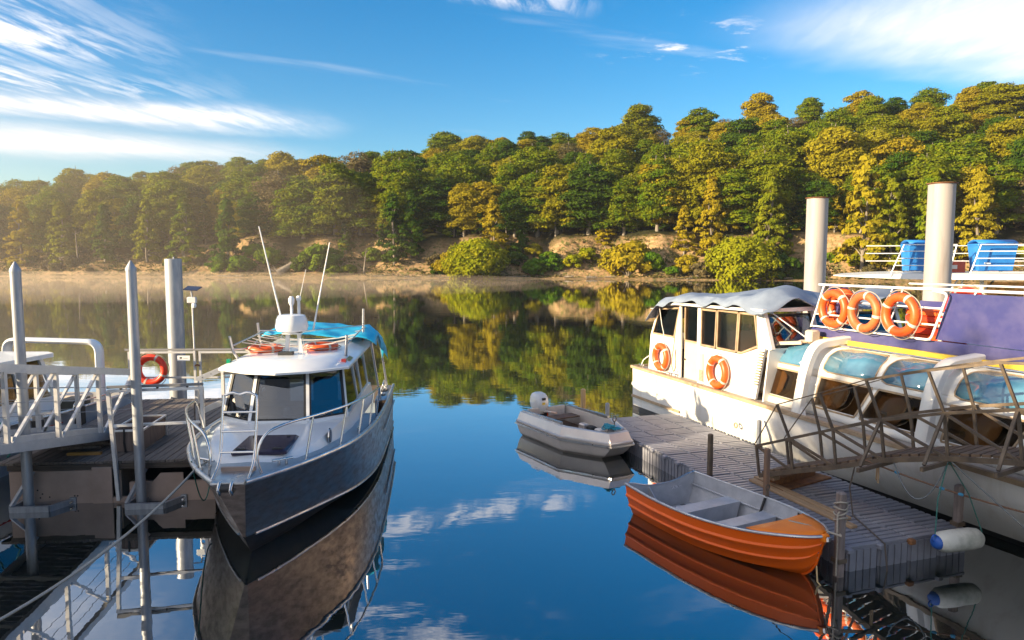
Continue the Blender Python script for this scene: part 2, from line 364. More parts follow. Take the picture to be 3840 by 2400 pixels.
def crown(seed, h, R, kind, npad, per, size, base=.22):
    rs = np.random.RandomState(seed); C, Nn, tips = [], [], []
    lob = rs.uniform(.7, 1.15, 7)
    if kind == 'beech':
        # several billowing domes on spreading limbs, each a shell of flat leaf pads
        domes = [(0., 0., .80 * h, .48 * R), (.12 * R, -.1 * R, .60 * h, .60 * R), (-.1 * R, .1 * R, .40 * h, .66 * R)]
        for k in range(24):
            q = k / 24.; an = k * 2.4 + rs.uniform(-.5, .5); zc = h * (base + .05 + (.71 - base) * q + rs.uniform(-.04, .04)); rd = R * rs.uniform(.42, .66) * (1.0 - .12 * q * q)
            domes.append((rd * math.cos(an), rd * math.sin(an), zc, R * rs.uniform(.30, .50) * (1.08 - .16 * q)))
        tot = sum(d[3] ** 2 for d in domes); nl = npad * per
        for dx, dy, dz, dr in domes:
            m = int(nl * dr * dr / tot); d = rs.normal(size=(m, 3)); d /= np.linalg.norm(d, axis=1)[:, None]; d[:, 2] = np.where(d[:, 2] < -.5, -d[:, 2], d[:, 2])
            ph = rs.uniform(0, 6.28, 6); k1, k2 = 5.2, 9.5
            bump_ = .14 * np.sin(k1 * d[:, 0] + ph[0]) * np.sin(k1 * d[:, 1] + ph[1]) + .10 * np.sin(k1 * 1.3 * d[:, 2] + ph[2] + 2 * d[:, 0]) + .10 * np.sin(k2 * d[:, 0] + ph[3]) * np.sin(k2 * d[:, 2] + ph[4]) + .05 * np.sin(k2 * d[:, 1] + ph[5])
            rr = (1 + bump_) * (1 - .42 * rs.uniform(0, 1, m) ** 2.2) + rs.normal(size=m) * .065
            C.append(np.array([dx, dy, dz]) + d * (dr * rr)[:, None] * np.array([1.12, 1.12, .68])); nn = d * .70 + np.array([0, 0, .26]) + rs.normal(size=(m, 3)) * .42
            Nn.append(nn / np.linalg.norm(nn, axis=1)[:, None])
            for _ in range(2): q = d[rs.randint(m)] * dr * .7; tips.append((np.array([dx, dy, dz]) + q, math.hypot(dx + q[0], dy + q[1])))
        return np.concatenate(C), np.concatenate(Nn), tips, rs
    for i in range(npad):
        t = base + (1 - base) * ((i + rs.uniform(0, 1)) / npad) ** (.9 if kind == 'cone' else .8)
        q = (t - base) / (1 - base)
        if kind == 'cone': prof = (1 - q) ** .7 * .95 + .06
        else: prof = math.sqrt(max(0.03, 1 - (q * 1.75 - .75) ** 2)) if q > .43 else .8 + .2 * q / .43
        an = rs.uniform(0, 2 * math.pi); k = lob[int(an / (2 * math.pi) * 7) % 7]
        rad = R * prof * k * (rs.uniform(.35, 1.0) ** .6); c = np.array([rad * math.cos(an), rad * math.sin(an), t * h])
        pr = R * rs.uniform(.20, .36) * (1.0 if kind != 'cone' else .55 + .5 * (1 - q)); flat = {'cone': .3, 'round': .6}[kind]; out = np.array([math.cos(an), math.sin(an), .35])
        m = int(per * rs.uniform(.6, 1.4))
        d = rs.normal(size=(m, 3)); d /= np.linalg.norm(d, axis=1)[:, None]; rr = rs.uniform(.25, 1, (m, 1)) ** .5
        off = d * rr * pr; off[:, 2] *= flat
        if kind != 'round': off[:, 2] -= (off[:, 0] * math.cos(an) + off[:, 1] * math.sin(an)) * .14     # pads droop outwards
        C.append(c + off); nn = d * .45 + out * .5 + np.array([0, 0, .35]) + rs.normal(size=(m, 3)) * .42
        Nn.append(nn / np.linalg.norm(nn, axis=1)[:, None]); tips.append((c, rad))
    return np.concatenate(C), np.concatenate(Nn), tips, rs
def tree_proto(name, seed, h, R, kind, leaf, npad=84, per=85, size=.40, base=.22):
    C, Nn, tips, rs = crown(seed, h, R, kind, npad, per, size, base)
    root = thing(name, '', 'tree'); cm = leaf_mesh('crown', C, Nn, size, rs, LEAF[leaf]); co = bpy.data.objects.new('crown', cm); COL.objects.link(co); co.parent = root
    t = MB(); bend = rs.uniform(-.5, .5, 4); trunk = [V(bend[0] * math.sin(k * .9), bend[1] * math.sin(k * .7 + 1) - bend[1] * .84, -1. + (h * .93 + 1) * k / 7) for k in range(8)]
    r0 = h * .017 + .05; t.tube(trunk, [r0 * (1.25 - .16 * k) for k in range(8)], 7)
    for c, rad in [tips[i] for i in rs.choice(len(tips), min(16, len(tips)), False)]:
        z0 = max(h * .12, c[2] - rad * .7 - .6); k = min(6.99, (z0 + 1) / (h * .93 + 1) * 7); p = trunk[int(k)].lerp(trunk[int(k) + 1], k - int(k))
        q = Vector(c); t.tube([p, p.lerp(q, .5) + V(0, 0, .1 * rad), q], [r0 * .36, r0 * .24, .03], 5)
    t.build('trunk', BARK, root, smooth=60, fix=False); return root
PROTO = {}
for i in range(6): PROTO['beech%d' % i] = tree_proto('beech_tree', 11 + i, 20 + i % 3 * 1.5, 5.4 + .4 * (i % 4), 'beech', 'beech', 250, 100, .30, .04 + .04 * (i % 3))
for i in range(2): PROTO['gold%d' % i] = tree_proto('beech_tree', 31 + i, 20 + i, 5.6, 'beech', 'gold', 250, 100, .30, .08)
for i in range(2): PROTO['dark%d' % i] = tree_proto('beech_tree', 41 + i, 21, 5.8, 'beech', 'dark', 250, 100, .30, .04)
PROTO['pale0'] = tree_proto('beech_tree', 61, 20, 5.2, 'beech', 'grey', 90, 100, .27, .12)
for i in range(3): PROTO['cone%d' % i] = tree_proto('young_beech_tree', 51 + i, 12, 3.6, 'cone', ('beech', 'dark', 'gold')[i], 80, 80, .34, .04)
def bush_proto(name, seed, h, R, leaf, npad=46, per=90, size=.30):
    C, Nn, tips, rs = crown(seed, h, R, 'round', npad, per, size, .04)
    root = thing(name, '', 'bush'); cm = leaf_mesh('foliage', C, Nn, size, rs, LEAF[leaf]); co = bpy.data.objects.new('foliage', cm); COL.objects.link(co); co.parent = root
    t = MB()
    for c, rad in tips[::6]: t.tube([V(0, 0, -.4), V(c[0] * .4, c[1] * .4, c[2] * .5), Vector(c)], [.12, .07, .02], 5)
    t.build('stem', BARK, root, smooth=60, fix=False); return root
for i, lf in enumerate(('bush', 'bush', 'lime', 'gold', 'grey', 'dark')): PROTO['bush%d' % i] = bush_proto('lakeside_bush', 71 + i, 3.2, 2.6, lf)
PROTO['willow'] = bush_proto('lakeside_bush', 91, 7.2, 6.6, 'lime', 150, 110, .34)
USED = set()
def plant(key, x, y, s, rz, label, group, z=None, sz=1., sw=1.):
    p = PROTO[key]; o = p if key not in USED else copy_tree(p); USED.add(key)
    o.location = (x, y, (ground(x, y) if z is None else z)); o.scale = (s * sw, s * sw, s * sz); o.rotation_euler = (0, 0, rz); o['label'] = label; o['group'] = group; return o
KIND = {'b': 'green and golden beech tree', 'g': 'golden brown beech tree', 'd': 'dense dark green beech tree'}
KIND['p'] = 'pale half bare beech tree'
ZONE = ['%s at the forest foot above %s', '%s halfway up the forest above %s', '%s on the ridge above %s']
def near(x): return ['the misty far shore', 'the grey fallen tree', 'the bank with dead trunk', 'the big lime bush', 'the golden bush', 'the lime bush by the piles', 'the shore beyond the piles'][sum(x > q for q in (-100, -55, -25, 12, 38, 75))]
LBL = {'c': 'young conical tree growing on the scarp below the hillside forest'}
GRP = 'trees of the hillside forest'
rows = [(16.5, 6.6), (22.5, 7.8), (30, 8.8), (39, 9.4), (49, 9.8), (60, 10.2), (71, 9.6), (84, 7.2)]
for d, sp in rows:
    x = -205.
    while x < 165:
        xx = x + rng.uniform(-.3, .3) * sp; x += sp
        if abs(xx) > .79 * (shore(xx) + d): continue
        dd = d + rng.uniform(-.32, .32) * sp; yy = shore(xx) + dd / .96
        if d < 17 and rng.random() < .12: continue
        k = rng.random(); key = 'beech%d' % rng.randrange(6) if k < .60 else ('gold%d' % rng.randrange(2) if k < .80 else 'pale0' if k < .86 else 'dark%d' % rng.randrange(2))  # golden share raised so the crowns look more strongly sunlit
        s = rng.uniform(.66, 1.0) * (1.0 if d < 60 else .86)
        if d > 80: s *= rng.choice((.85, .9, .95, 1.0, 1.15))
        plant(key, xx, yy, s, rng.uniform(0, 6.28), ZONE[0 if d < 20 else 1 if d < 70 else 2] % (KIND[key[0]], near(xx)), GRP, sz=rng.uniform(.82, 1.05) * (1 if d < 60 else .84), sw=rng.uniform(1.08, 1.36))
for i in range(64):
    xx = -178 + i * 5.3 + rng.uniform(-1.5, 1.5); dd = rng.uniform(15.5, 19); yy = shore(xx) + dd / .96
    if abs(xx) > .755 * yy: continue
    key = 'cone%d' % rng.choice((0, 1, 1, 2)); plant(key, xx, yy, rng.uniform(.55, .95), rng.uniform(0, 6.28), 'young dense tree on the scarp edge above ' + near(xx), 'understorey trees at the scarp edge', sz=rng.uniform(.75, 1.1))
# young trees and bushes on the bank, the ones that can be picked out first
def bank(key, u, v, width, label, group, sz=1., y=None):
    """u, v: where the foot shows; width in metres"""
    a = (u - 1920) / 2667.; x = a * 165
    for _ in range(4): yy = shore(x) + (y if y else 6.) / .96; x = a * yy
    base = {'c': 7.2, 'b': 5.2, 'w': 13.2}[key[0]]
    return plant(key, x, yy, width / base, rng.uniform(0, 6.28), label + (near(x) if label.endswith(' ') else ''), group, sz=sz)
BG = 'bushes along the far shore'
bank('willow', 1795, 1040, 14.2, 'large round lime green bush leaning over the water below the scarp', 'round lime bushes at the water', y=2.2)
bank('willow', 2770, 1050, 14.5, 'large round lime green bush at the water behind the white piles', 'round lime bushes at the water', y=2.5)
for u, wd, y, key, sz in [(1850, 7.5, 9, 'cone2', 1.15), (1480, 9, 8, 'cone1', 1.1), (1545, 8, 10, 'cone1', 1.2), (860, 9, 7, 'cone1', 1.1), (700, 9, 8, 'cone0', 1.1), (2660, 8, 12, 'cone2', 1.3), (2880, 9, 9, 'cone0', 1.3), (2270, 5.5, 14, 'cone2', 1.), (1960, 5, 12, 'cone1', 1.1),
                         (3230, 11, 6, 'cone2', 1.25), (3330, 9, 7, 'cone0', 1.2), (560, 8, 9, 'cone0', 1.2), (1300, 5, 12, 'cone1', 1.), (2560, 6, 13, 'cone2', 1.1), (3480, 9, 8, 'cone0', 1.2), (3650, 9, 8, 'cone2', 1.2), (240, 9, 8, 'cone0', 1.1), (400, 8, 9, 'cone1', 1.1), (90, 9, 8, 'cone2', 1.1)]:
    bank(key, u, 0, wd, 'young conical tree on the bank beside ', 'young trees on the bank', sz, y)
BL = {'bush0': 'bright green broom bush on the bank above the beach', 'bush1': 'bright green broom bush on the bank above the beach', 'bush2': 'small yellow green bush on the bank above the beach',
      'bush3': 'golden brown bush on the bank above the beach', 'bush4': 'dry grey brown scrub bush on the bank above the beach', 'bush5': 'dark green bush on the bank above the beach'}
for u, wd, y, key, sz in [(2360, 10, 5, 'bush3', 1.1), (2300, 6, 7, 'bush3', 1.2), (2440, 6, 6, 'bush1', 1.), (830, 7, 6, 'bush0', .8), (900, 7, 5.5, 'bush0', .8), (960, 6, 9, 'bush1', .9), (1010, 6, 8, 'bush0', 1.), (1150, 6, 6, 'bush5', 1.1), (1200, 8, 6, 'bush0', 1.1), (1245, 6, 7, 'bush1', 1.1), (1310, 4, 4.5, 'bush1', .8), (1400, 5, 10, 'bush1', 1.),
                          (2010, 6, 5, 'bush0', .9), (2080, 5, 6, 'bush0', .8), (2150, 5, 7, 'bush2', .9), (2200, 5, 9, 'bush2', .9), (2060, 5, 9, 'bush1', .9), (1930, 5, 8, 'bush5', .9), (2580, 6, 6, 'bush3', .9), (2520, 4, 5, 'bush1', .7), (2900, 8, 3, 'bush5', 1.), (2960, 6, 4, 'bush5', 1.), (1690, 7, 5, 'bush3', 1.), (1640, 5, 7, 'bush4', .9), (2620, 6, 4, 'bush4', .8)]:
    bank(key, u, 0, wd, BL[key].replace('on the bank above the beach', 'on the bank by '), BG, sz, y)
for i in range(90):
    x = rng.uniform(-150, 120); dd = rng.uniform(3.0, 14.5); yy = shore(x) + dd / .96
    if abs(x) > .74 * yy: continue
    openness = -75 < x < 70
    if openness and rng.random() < .55: continue
    key = rng.choice(['bush4', 'bush5', 'bush1', 'bush3', 'bush4', 'bush2'])
    plant(key, x, yy, rng.uniform(.35, .95), rng.uniform(0, 6.28), BL[key].replace('on the bank above the beach', 'on the bank by ' + near(x)), BG, sz=rng.uniform(.7, 1.1))
# ================================================================ left side: cabin boat, pontoon, gangway
ALU = mat('aluminium', (.62, .62, .62), (.46, .46, .48), scale=5, rough=.34, metal=.9, rvar=.1, bump=.04)
ALUP = mat('painted_aluminium', (.66, .66, .67), (.55, .55, .57), scale=4, rough=.42, metal=.35, rvar=.1)
HULLM = mat('brushed_hull', (.36, .29, .25), (.20, .16, .14), scale=7, rough=.40, metal=.85, stretch=(.7, .7, 1.6), rvar=.12, bump=.03, bscale=18)
STEEL = mat('stainless', (.72, .70, .68), rough=.18, metal=1.)
GALV = mat('galvanised_steel', (.36, .38, .42), (.27, .29, .33), scale=6, rough=.5, metal=.45, rvar=.12, stretch=(2, 2, .35), bump=.05)
WHITE = mat('white_gelcoat', (.80, .81, .82), (.74, .75, .77), scale=3, rough=.25, coat=.3)
GREYD = mat('grey_deck_paint', (.34, .40, .45), (.28, .34, .39), scale=16, rough=.55)
BLACK = mat('black_rubber', (.018, .018, .02), rough=.5)
HATCH = mat('smoked_hatch', (.045, .035, .07), (.03, .025, .045), scale=5, rough=.22)
BLUE = mat('blue_tarpaulin', (.02, .36, .62), (.03, .46, .72), scale=4, rough=.42, bump=.3, bscale=8)
ORANGE = mat('lifebuoy_orange', (.75, .11, .015), (.62, .08, .012), scale=7, rough=.42)
RED = mat('lifebuoy_red', (.72, .045, .012), (.60, .035, .012), scale=7, rough=.42)
BAND = mat('reflective_band', (.55, .50, .45), rough=.4)
ROPE = mat('rope', (.42, .38, .33), (.28, .25, .21), scale=60, rough=.9)
TEAL = mat('teal_rope', (.05, .22, .19), (.03, .14, .13), scale=60, rough=.9)
WOODD = mat('weathered_plank', (.20, .17, .15), (.10, .085, .08), scale=3, rough=.85, stretch=(9, .6, 3), bump=.35, rand=.22)
GIRD = mat('girder_paint', (.44, .32, .27), (.33, .24, .2), scale=2.2, rough=.6, bump=.05, lo=.3, hi=.7)
RUST = mat('rust', (.25, .11, .04), (.12, .055, .03), scale=10, rough=.9)
DARKIN = mat('dark_interior', (.03, .03, .032), rough=.7)
def glass_mat(name, tint, refl=.10, ior=1.45):
    mt = bpy.data.materials.new(name); mt.use_nodes = True; N, L = mt.node_tree.nodes, mt.node_tree.links
    for n in list(N): N.remove(n)
    out = N.new('ShaderNodeOutputMaterial'); mx = N.new('ShaderNodeMixShader'); tr = N.new('ShaderNodeBsdfTransparent'); gl = N.new('ShaderNodeBsdfGlossy'); fr = N.new('ShaderNodeFresnel')
    fr.inputs['IOR'].default_value = ior; gl.inputs['Roughness'].default_value = .03; tr.inputs['Color'].default_value = (*tint, 1)
    ad = N.new('ShaderNodeMath'); ad.operation = 'ADD'; ad.use_clamp = True; ad.inputs[1].default_value = refl; L.new(fr.outputs[0], ad.inputs[0]); L.new(ad.outputs[0], mx.inputs[0])
    L.new(tr.outputs[0], mx.inputs[1]); L.new(gl.outputs[0], mx.inputs[2]); L.new(mx.outputs[0], out.inputs[0]); return mt
GLASS = glass_mat('window_glass', (.34, .40, .46), .11); GLASSD = glass_mat('tinted_glass', (.62, .54, .44), .0, 1.22); GLASSB = mat('roof_glass', (.06, .17, .27), (.09, .24, .36), scale=1.2, rough=.06, spec=.8, coat=.6)
def cr(pts, n):
    """smooth curve through the points, n samples"""
    P = [Vector(p) for p in pts]; m = len(P) - 1; o = []
    for i in range(n):
        t = i / (n - 1) * m; k = min(int(t), m - 1); f = t - k
        p0, p1, p2, p3 = P[max(k - 1, 0)], P[k], P[k + 1], P[min(k + 2, m)]
        o.append(.5 * (2 * p1 + (p2 - p0) * f + (2 * p0 - 5 * p1 + 4 * p2 - p3) * f * f + (3 * p1 - p0 - 3 * p2 + p3) * f ** 3))
    return o
def mir(P): return [V(p[0], -p[1], p[2]) for p in P]
def lifebuoy(label, loc, normal, mt, Rr=.285, r=.085, group=None, rope=True, yaw=0., oval=1.):
    o = thing('lifebuoy', label, 'lifebuoy', loc, 0, group)
    MB().torus((0, 0, 0), Rr, r, 36, 12, (0, 0, 1)).build('ring', mt, o, 60)
    for k in range(4):
        a = math.pi / 4 + k * math.pi / 2; b = MB(); seg = []
        for i in range(5):
            t = a + (i - 2) * .038; seg.append(t)
        n = 10; secs = []
        for t in seg: secs.append([V((Rr + (r + .004) * math.cos(p)) * math.cos(t), (Rr + (r + .004) * math.cos(p)) * math.sin(t), (r + .004) * math.sin(p)) for p in [2 * math.pi * j / n for j in range(n)]])
        b.loft(secs, True).build('band', BAND, o, 60)
    if rope:
        pts = []
        for i in range(48):
            t = 2 * math.pi * i / 48; q = abs(math.sin(2 * (t - math.pi / 4))); pts.append(V((Rr + r + .012 + .035 * q) * math.cos(t), (Rr + r + .012 + .035 * q) * math.sin(t), -.01))
        MB().tube(pts, .009, 5, closed=True).build('grab_line', ROPE, o, 60)
    q = Vector((0, 0, 1)).rotation_difference(Vector(normal).normalized()); o.rotation_mode = 'QUATERNION'; o.rotation_quaternion = q @ Matrix.Rotation(yaw, 3, 'Z').to_quaternion(); o.scale = (1, 1, oval); return o

# ---------------------------------------------------------------- the aluminium cabin boat
cb = thing('cabin_boat', 'bare aluminium cabin boat with white wheelhouse, radar mast and bow ladder', 'boat', (-3.85, 9.45, 0), R_(94.9))
GS = [0, .35, .8, 1.4, 2.3, 3.5, 5, 7, 9.2]; GH = [.21, .45, .72, 1.0, 1.32, 1.5, 1.56, 1.54, 1.48]; GZ = [1.37, 1.365, 1.355, 1.34, 1.31, 1.26, 1.2, 1.12, 1.06]
def gw(s, side=1): return V(s, side * interp(s, GS, GH), interp(s, GS, GZ))
NS = 34
gun = cr([(s, h, z) for s, h, z in zip(GS, GH, GZ)], NS)
chine = cr([(.62, .02, .36), (1.2, .36, .345), (2.4, .93, .29), (3.4, 1.28, .22), (4.8, 1.48, .15), (7, 1.50, .10), (9.2, 1.45, .08)], NS)
keel = cr([(.64, 0, .33), (1.0, 0, -.02), (1.8, 0, -.25), (4, 0, -.35), (6, 0, -.38), (9.2, 0, -.38)], NS)
hull = MB(); secs = []; bot = []
for i in range(NS):
    g, c, k = gun[i], chine[i], keel[i]; row = []
    for t in (0, .25, .5, .75, 1.): p = g.lerp(c, t); p = V(p.x, p.y - .10 * math.sin(t * math.pi) * max(0, 1 - i / 14), p.z); row.append(p)
    secs.append(row); bot.append([c + V(0, .0, -.004), c + V(0, -.03, -.05), c.lerp(k, .5) + V(0, 0, -.02), k])
for sd in (1, -1): hull.loft([[V(p.x, sd * p.y, p.z) for p in r] for r in secs])
hull.add([(9.2, 1.48, 1.06), (9.2, -1.48, 1.06), (9.2, -1.45, .08), (9.2, 1.45, .08)], [(0, 1, 2, 3)]); hull.build('hull', HULLM, cb, 28)
MB().loft([r + [V(p.x, -p.y, p.z) for p in r[-2::-1]] for r in bot], cap1=True).build('hull_bottom', mat('antifouling', (.012, .011, .012), (.03, .025, .022), scale=4, rough=.5), cb, 28)
MB().add([gun[0], V(0, -gun[0].y, gun[0].z), V(.62, -.02, .36), V(.62, .02, .36)], [(0, 1, 2, 3)]).build('stem_plate', HULLM, cb, 0)
for sd in (1, -1):
    G = [V(p.x, p.y * sd, p.z) for p in gun]
    MB().tube(G, .042, 8).build('gunwale', ALU, cb, 60)
    MB().tube([V(p.x, (p.y + .012) * sd, p.z + .0) for p in chine[2:]], .022, 6).build('spray_rail', ALU, cb, 60)
    MB().bar((5.6, sd * 1.575, .72), (9.15, sd * 1.50, .66), .03, .035).build('rub_strip', ALU, cb)
MB().loft([[V(p.x, p.y, p.z - .012), V(p.x, 0, p.z + .015), V(p.x, -p.y, p.z - .012)] for p in gun[:26]]).build('deck', GREYD, cb, 40, solid=.02)
MB().box((7.0, -1.42, .55), (9.15, 1.42, .60)).build('cockpit_floor', GREYD, cb)
for sd in (1, -1):
    MB().loft([[V(s, sd * (interp(s, GS, GH)), interp(s, GS, GZ) - .01), V(s, sd * (interp(s, GS, GH) - .3), interp(s, GS, GZ) - .012), V(s, sd * (interp(s, GS, GH) - .3), .58)] for s in (6.9, 7.5, 8.2, 9.15)]).build('side_deck', WHITE, cb, 30, solid=.02)
# white trunk cabin in front of the wheelhouse
tr_out = [(.95, .42), (1.25, .66), (1.8, .9), (2.6, 1.08), (3.6, 1.16), (5, 1.2), (7.0, 1.2)]
trk = []
for s, h in tr_out:
    zb = interp(s, GS, GZ) - .005; zt = interp(s, [.95, 2.8, 7], [1.42, 1.53, 1.53]); hi_ = h - .07
    trk.append([V(s, h, zb), V(s + (.05 if s < 1 else 0), hi_, zt - .015), V(s + .08 * (s < 1), hi_ - .05, zt), V(s + .08 * (s < 1), 0, zt + .03), V(s + .08 * (s < 1), -hi_ + .05, zt), V(s + (.05 if s < 1 else 0), -hi_, zt - .015), V(s, -h, zb)])
MB().loft(trk, cap0=True).build('foredeck_trunk', WHITE, cb, 40)
h_ = MB(); h_.cbox((1.08, -.52, 1.45), (2.05, .30, 1.525), .03); ho = h_.build('hatch', HATCH, cb)
for y in (-.38, .16): MB().box((1.10, y - .07, 1.526), (1.15, y + .07, 1.545)).build('hinge', BLACK, ho); MB().lathe([(.03, 1.526), (.028, 1.54)], 12, (1.9, y, 0)).build('catch', BLACK, ho)
# wheelhouse
zb, zt = 1.545, 2.40
B6 = [(6.6, 1.10), (3.35, 1.10), (2.85, .50), (2.85, -.50), (3.35, -1.10), (6.6, -1.10)]; T6 = [(6.6, .98), (3.70, .98), (3.22, .44), (3.22, -.44), (3.70, -.98), (6.6, -.98)]
b3 = [V(x, y, zb) for x, y in B6]; t3 = [V(x, y, zt) for x, y in T6]
fr = MB()
for p, q in zip(b3, t3): fr.bar(p, q, .055, .055)
for L_ in (b3, t3):
    for i in range(5): fr.bar(L_[i], L_[i + 1], .06, .07)
for sd in (1, -1):
    for s0 in (4.85, 5.5): fr.bar((s0, sd * 1.10, zb), (s0 + .02, sd * .98, zt), .05, .06)
fr.build('wheelhouse_frame', WHITE, cb)
for i in range(5):
    a, b, c, d = b3[i], b3[i + 1], t3[i + 1], t3[i]
    cen = (a + b + c + d) / 4; inw = (V(4.8, 0, cen.z) - cen); inw.z = 0; inw = inw.normalized() * .012
    if i in (0, 4):
        cuts = [(6.57, 5.53), (5.47, 4.88), (4.82, 3.45)]
        for s0, s1 in cuts:
            y0, y1 = (1.10 if i == 0 else -1.10), (.98 if i == 0 else -.98)
            x1t = max(s1, 3.76) if s1 < 3.6 else s1
            MB().prism([V(s0, y0, zb + .05), V(s1, y0, zb + .05), V(x1t, y1, zt - .05), V(s0, y1, zt - .05)], inw).build('side_window', GLASS, cb, 0)
    else:
        e = .05
        P = [a.lerp(b, e).lerp(d.lerp(c, e), e), a.lerp(b, 1 - e).lerp(d.lerp(c, 1 - e), e), a.lerp(b, 1 - e).lerp(d.lerp(c, 1 - e), 1 - e), a.lerp(b, e).lerp(d.lerp(c, e), 1 - e)]
        w_ = MB().prism(P, inw).build('windscreen_pane', GLASS, cb, 0)
        g = MB()
        for k in range(4): g.bar(P[k] - inw * .6, P[(k + 1) % 4] - inw * .6, .045, .03)
        g.build('gasket', BLACK, w_)
ri = lambda k, z, dx: [V(x + (k if x < 7 else -k) * 1.0, y * (1 - k * .55), z) for x, y in dx]
RO = [(2.85, .55), (2.68, .0), (2.85, -.55), (3.35, -1.16), (7.35, -1.16), (7.35, 1.16), (3.35, 1.16)]
MB().loft([ri(.0, 2.405, RO), ri(.0, 2.44, RO), ri(.06, 2.475, RO), ri(.42, 2.585, RO), ri(.7, 2.60, RO)], True, True, True).build('wheelhouse_roof', WHITE, cb, 30)
MB().box((3.4, -1.0, 1.53), (3.9, 1.0, 1.72)).build('dashboard', DARKIN, cb); MB().box((3.0, -.97, 2.385), (6.6, .97, 2.40)).build('headliner', DARKIN, cb)
MB().torus((4.05, .45, 1.85), .17, .018, 20, 8, (1, 0, .4)).build('steering_wheel', BLACK, cb)
for y in (.45, -.5):
    MB().cbox((4.6, y - .24, 1.3), (4.75, y + .24, 2.05), .04).build('seat_back', mat('seat_vinyl', (.03, .035, .045), rough=.5), cb)
MB().lathe([(.001, .16), (.05, .15), (.075, .1), (.08, .0)], 14, (3.3, -.05, 1.56)).build('compass', WHITE, cb, 60)
# porthole and cleats
po = MB().lathe([(.10, 0), (.135, 0), (.135, .02), (.10, .025)], 20, (2.25, -.985, 1.43), 'y'); po.build('porthole_rim', STEEL, cb, 50)
MB().lathe([(.001, -.002), (.105, -.004)], 20, (2.25, -.99, 1.43), 'y').build('porthole_glass', HATCH, cb)
def cleat(parent, p, s=1., rz=0.):
    m = MB(); x, y, z = p; c, q = math.cos(rz), math.sin(rz)
    for k in (-.05, .05): m.tube([V(x + c * k * s, y + q * k * s, z - .01), V(x + c * k * s, y + q * k * s, z + .09 * s)], .02 * s, 8)
    m.tube([V(x - c * .14 * s, y - q * .14 * s, z + .085 * s), V(x + c * .14 * s, y + q * .14 * s, z + .085 * s)], .018 * s, 8); return m.build('cleat', STEEL, parent, 50)
cleat(cb, gw(.75) + V(.1, -.12, .01), 1.1, 1.); cleat(cb, gw(.75, -1) + V(.05, .16, .01), 1.1, -1.); cleat(cb, gw(3.2, -1) + V(0, .12, .0)); cleat(cb, gw(3.2, 1) + V(0, -.12, .0)); cleat(cb, gw(8.4, -1) + V(0, .12, .0))
# bow rail
for sd, end in ((1, 3.1), (-1, 4.6)):
    top = [gw(.30, sd) + V(0, -sd * .05, 0), gw(.24, sd) + V(-.02, -sd * .08, .30), gw(.30, sd) + V(.03, -sd * .02, .60)]
    n = 6 if sd > 0 else 9
    for i in range(n):
        s = .6 + (end - .6) * i / (n - 1); top.append(gw(s, sd) + V(0, sd * .04, .68 - .05 * i / n))
    top.append(gw(end + .12, sd) + V(0, -sd * .06, .02))
    MB().tube(fillet(top, .18, 5), .021, 8).build('bow_rail', STEEL, cb, 60)
    for s in ((.75, 1.35, 2.1) if sd > 0 else (1.15, 2.1, 3.0, 3.8)):
        MB().tube([gw(s - .06, sd) + V(0, -sd * .05, .0), gw(s, sd) + V(0, sd * .04, .67 - .05 * s / end)], .017, 8).build('stanchion', STEEL, cb, 60)
# bow ladder, platform, rollers
MB().box((-.10, -.22, 1.375), (.42, .22, 1.40)).build('bow_platform', ALU, cb)
MB().bar((.45, -.24, 1.43), (.45, .24, 1.43), .05, .06).build('platform_step', GIRD, cb)
lad = [V(.05, .24, 1.40), V(.40, .235, 1.62), V(.62, .235, 2.36), V(.64, .19, 2.46), V(.645, .10, 2.49), V(.645, 0, 2.465), V(.645, -.10, 2.49), V(.64, -.19, 2.46), V(.62, -.235, 2.36), V(.40, -.235, 1.62), V(.05, -.24, 1.40)]
MB().tube(cr(lad, 44), .02, 8).build('bow_ladder', STEEL, cb, 60)
for z in (1.68, 1.96, 2.22):
    x = .40 + (z - 1.62) * .297; MB().tube([V(x, -.235, z), V(x, .235, z)], .016, 8).build('ladder_rung', STEEL, cb, 60)
for y in (-.07, .09):
    MB().tube([V(.02, y, 1.37), V(-.12, y, 1.40), V(-.2, y, 1.33), V(-.14, y, 1.25), V(0.0, y, 1.28)], .022, 7).build('roller_cheek', STEEL, cb, 60)
MB().tube([V(-.12, -.08, 1.33), V(-.12, .10, 1.33)], .055, 10).build('bow_roller', BLACK, cb, 50)
# mast, radar, antennas
zr = 2.59
ms = MB()
for x, y in ((4.05, .10), (4.05, -.16)): ms.bar((x, y, zr - .02), (x + .02, y * .8, 3.0), .07, .06)
ms.add([(4.0, -.30, zr - .01), (4.45, -.22, zr - .01), (4.12, -.13, 3.0), (4.02, -.16, 3.0)], [(0, 1, 2, 3)]); ms.box((3.92, -.2, 2.985), (4.28, .16, 3.01))
ms.build('radar_mast', WHITE, cb)
MB().lathe([(.16, 3.012), (.285, 3.05), (.31, 3.12), (.285, 3.27), (.25, 3.34), (.18, 3.355), (.001, 3.36)], 28, (4.05, 0, 0)).build('radar_dome', WHITE, cb, 40)
MB().box((3.82, -.05, 2.56), (3.98, .22, 2.66)).build('spotlight', DARKIN, cb)
for a, b, r0, r1, n in (((4.2, .17, 3.0), (4.15, .58, 5.02), .021, .011, 'antenna'), ((4.25, -.36, 3.02), (4.2, -.72, 4.72), .019, .01, 'antenna'), ((4.3, -.09, 3.55), (4.3, -.24, 4.2), .007, .004, 'antenna')):
    MB().tube([a, b], [r0, r1], 7).build(n, WHITE, cb, 60)
MB().bar((4.15, -.12, 3.0), (4.25, -.40, 3.03), .05, .03).build('antenna_bracket', STEEL, cb)
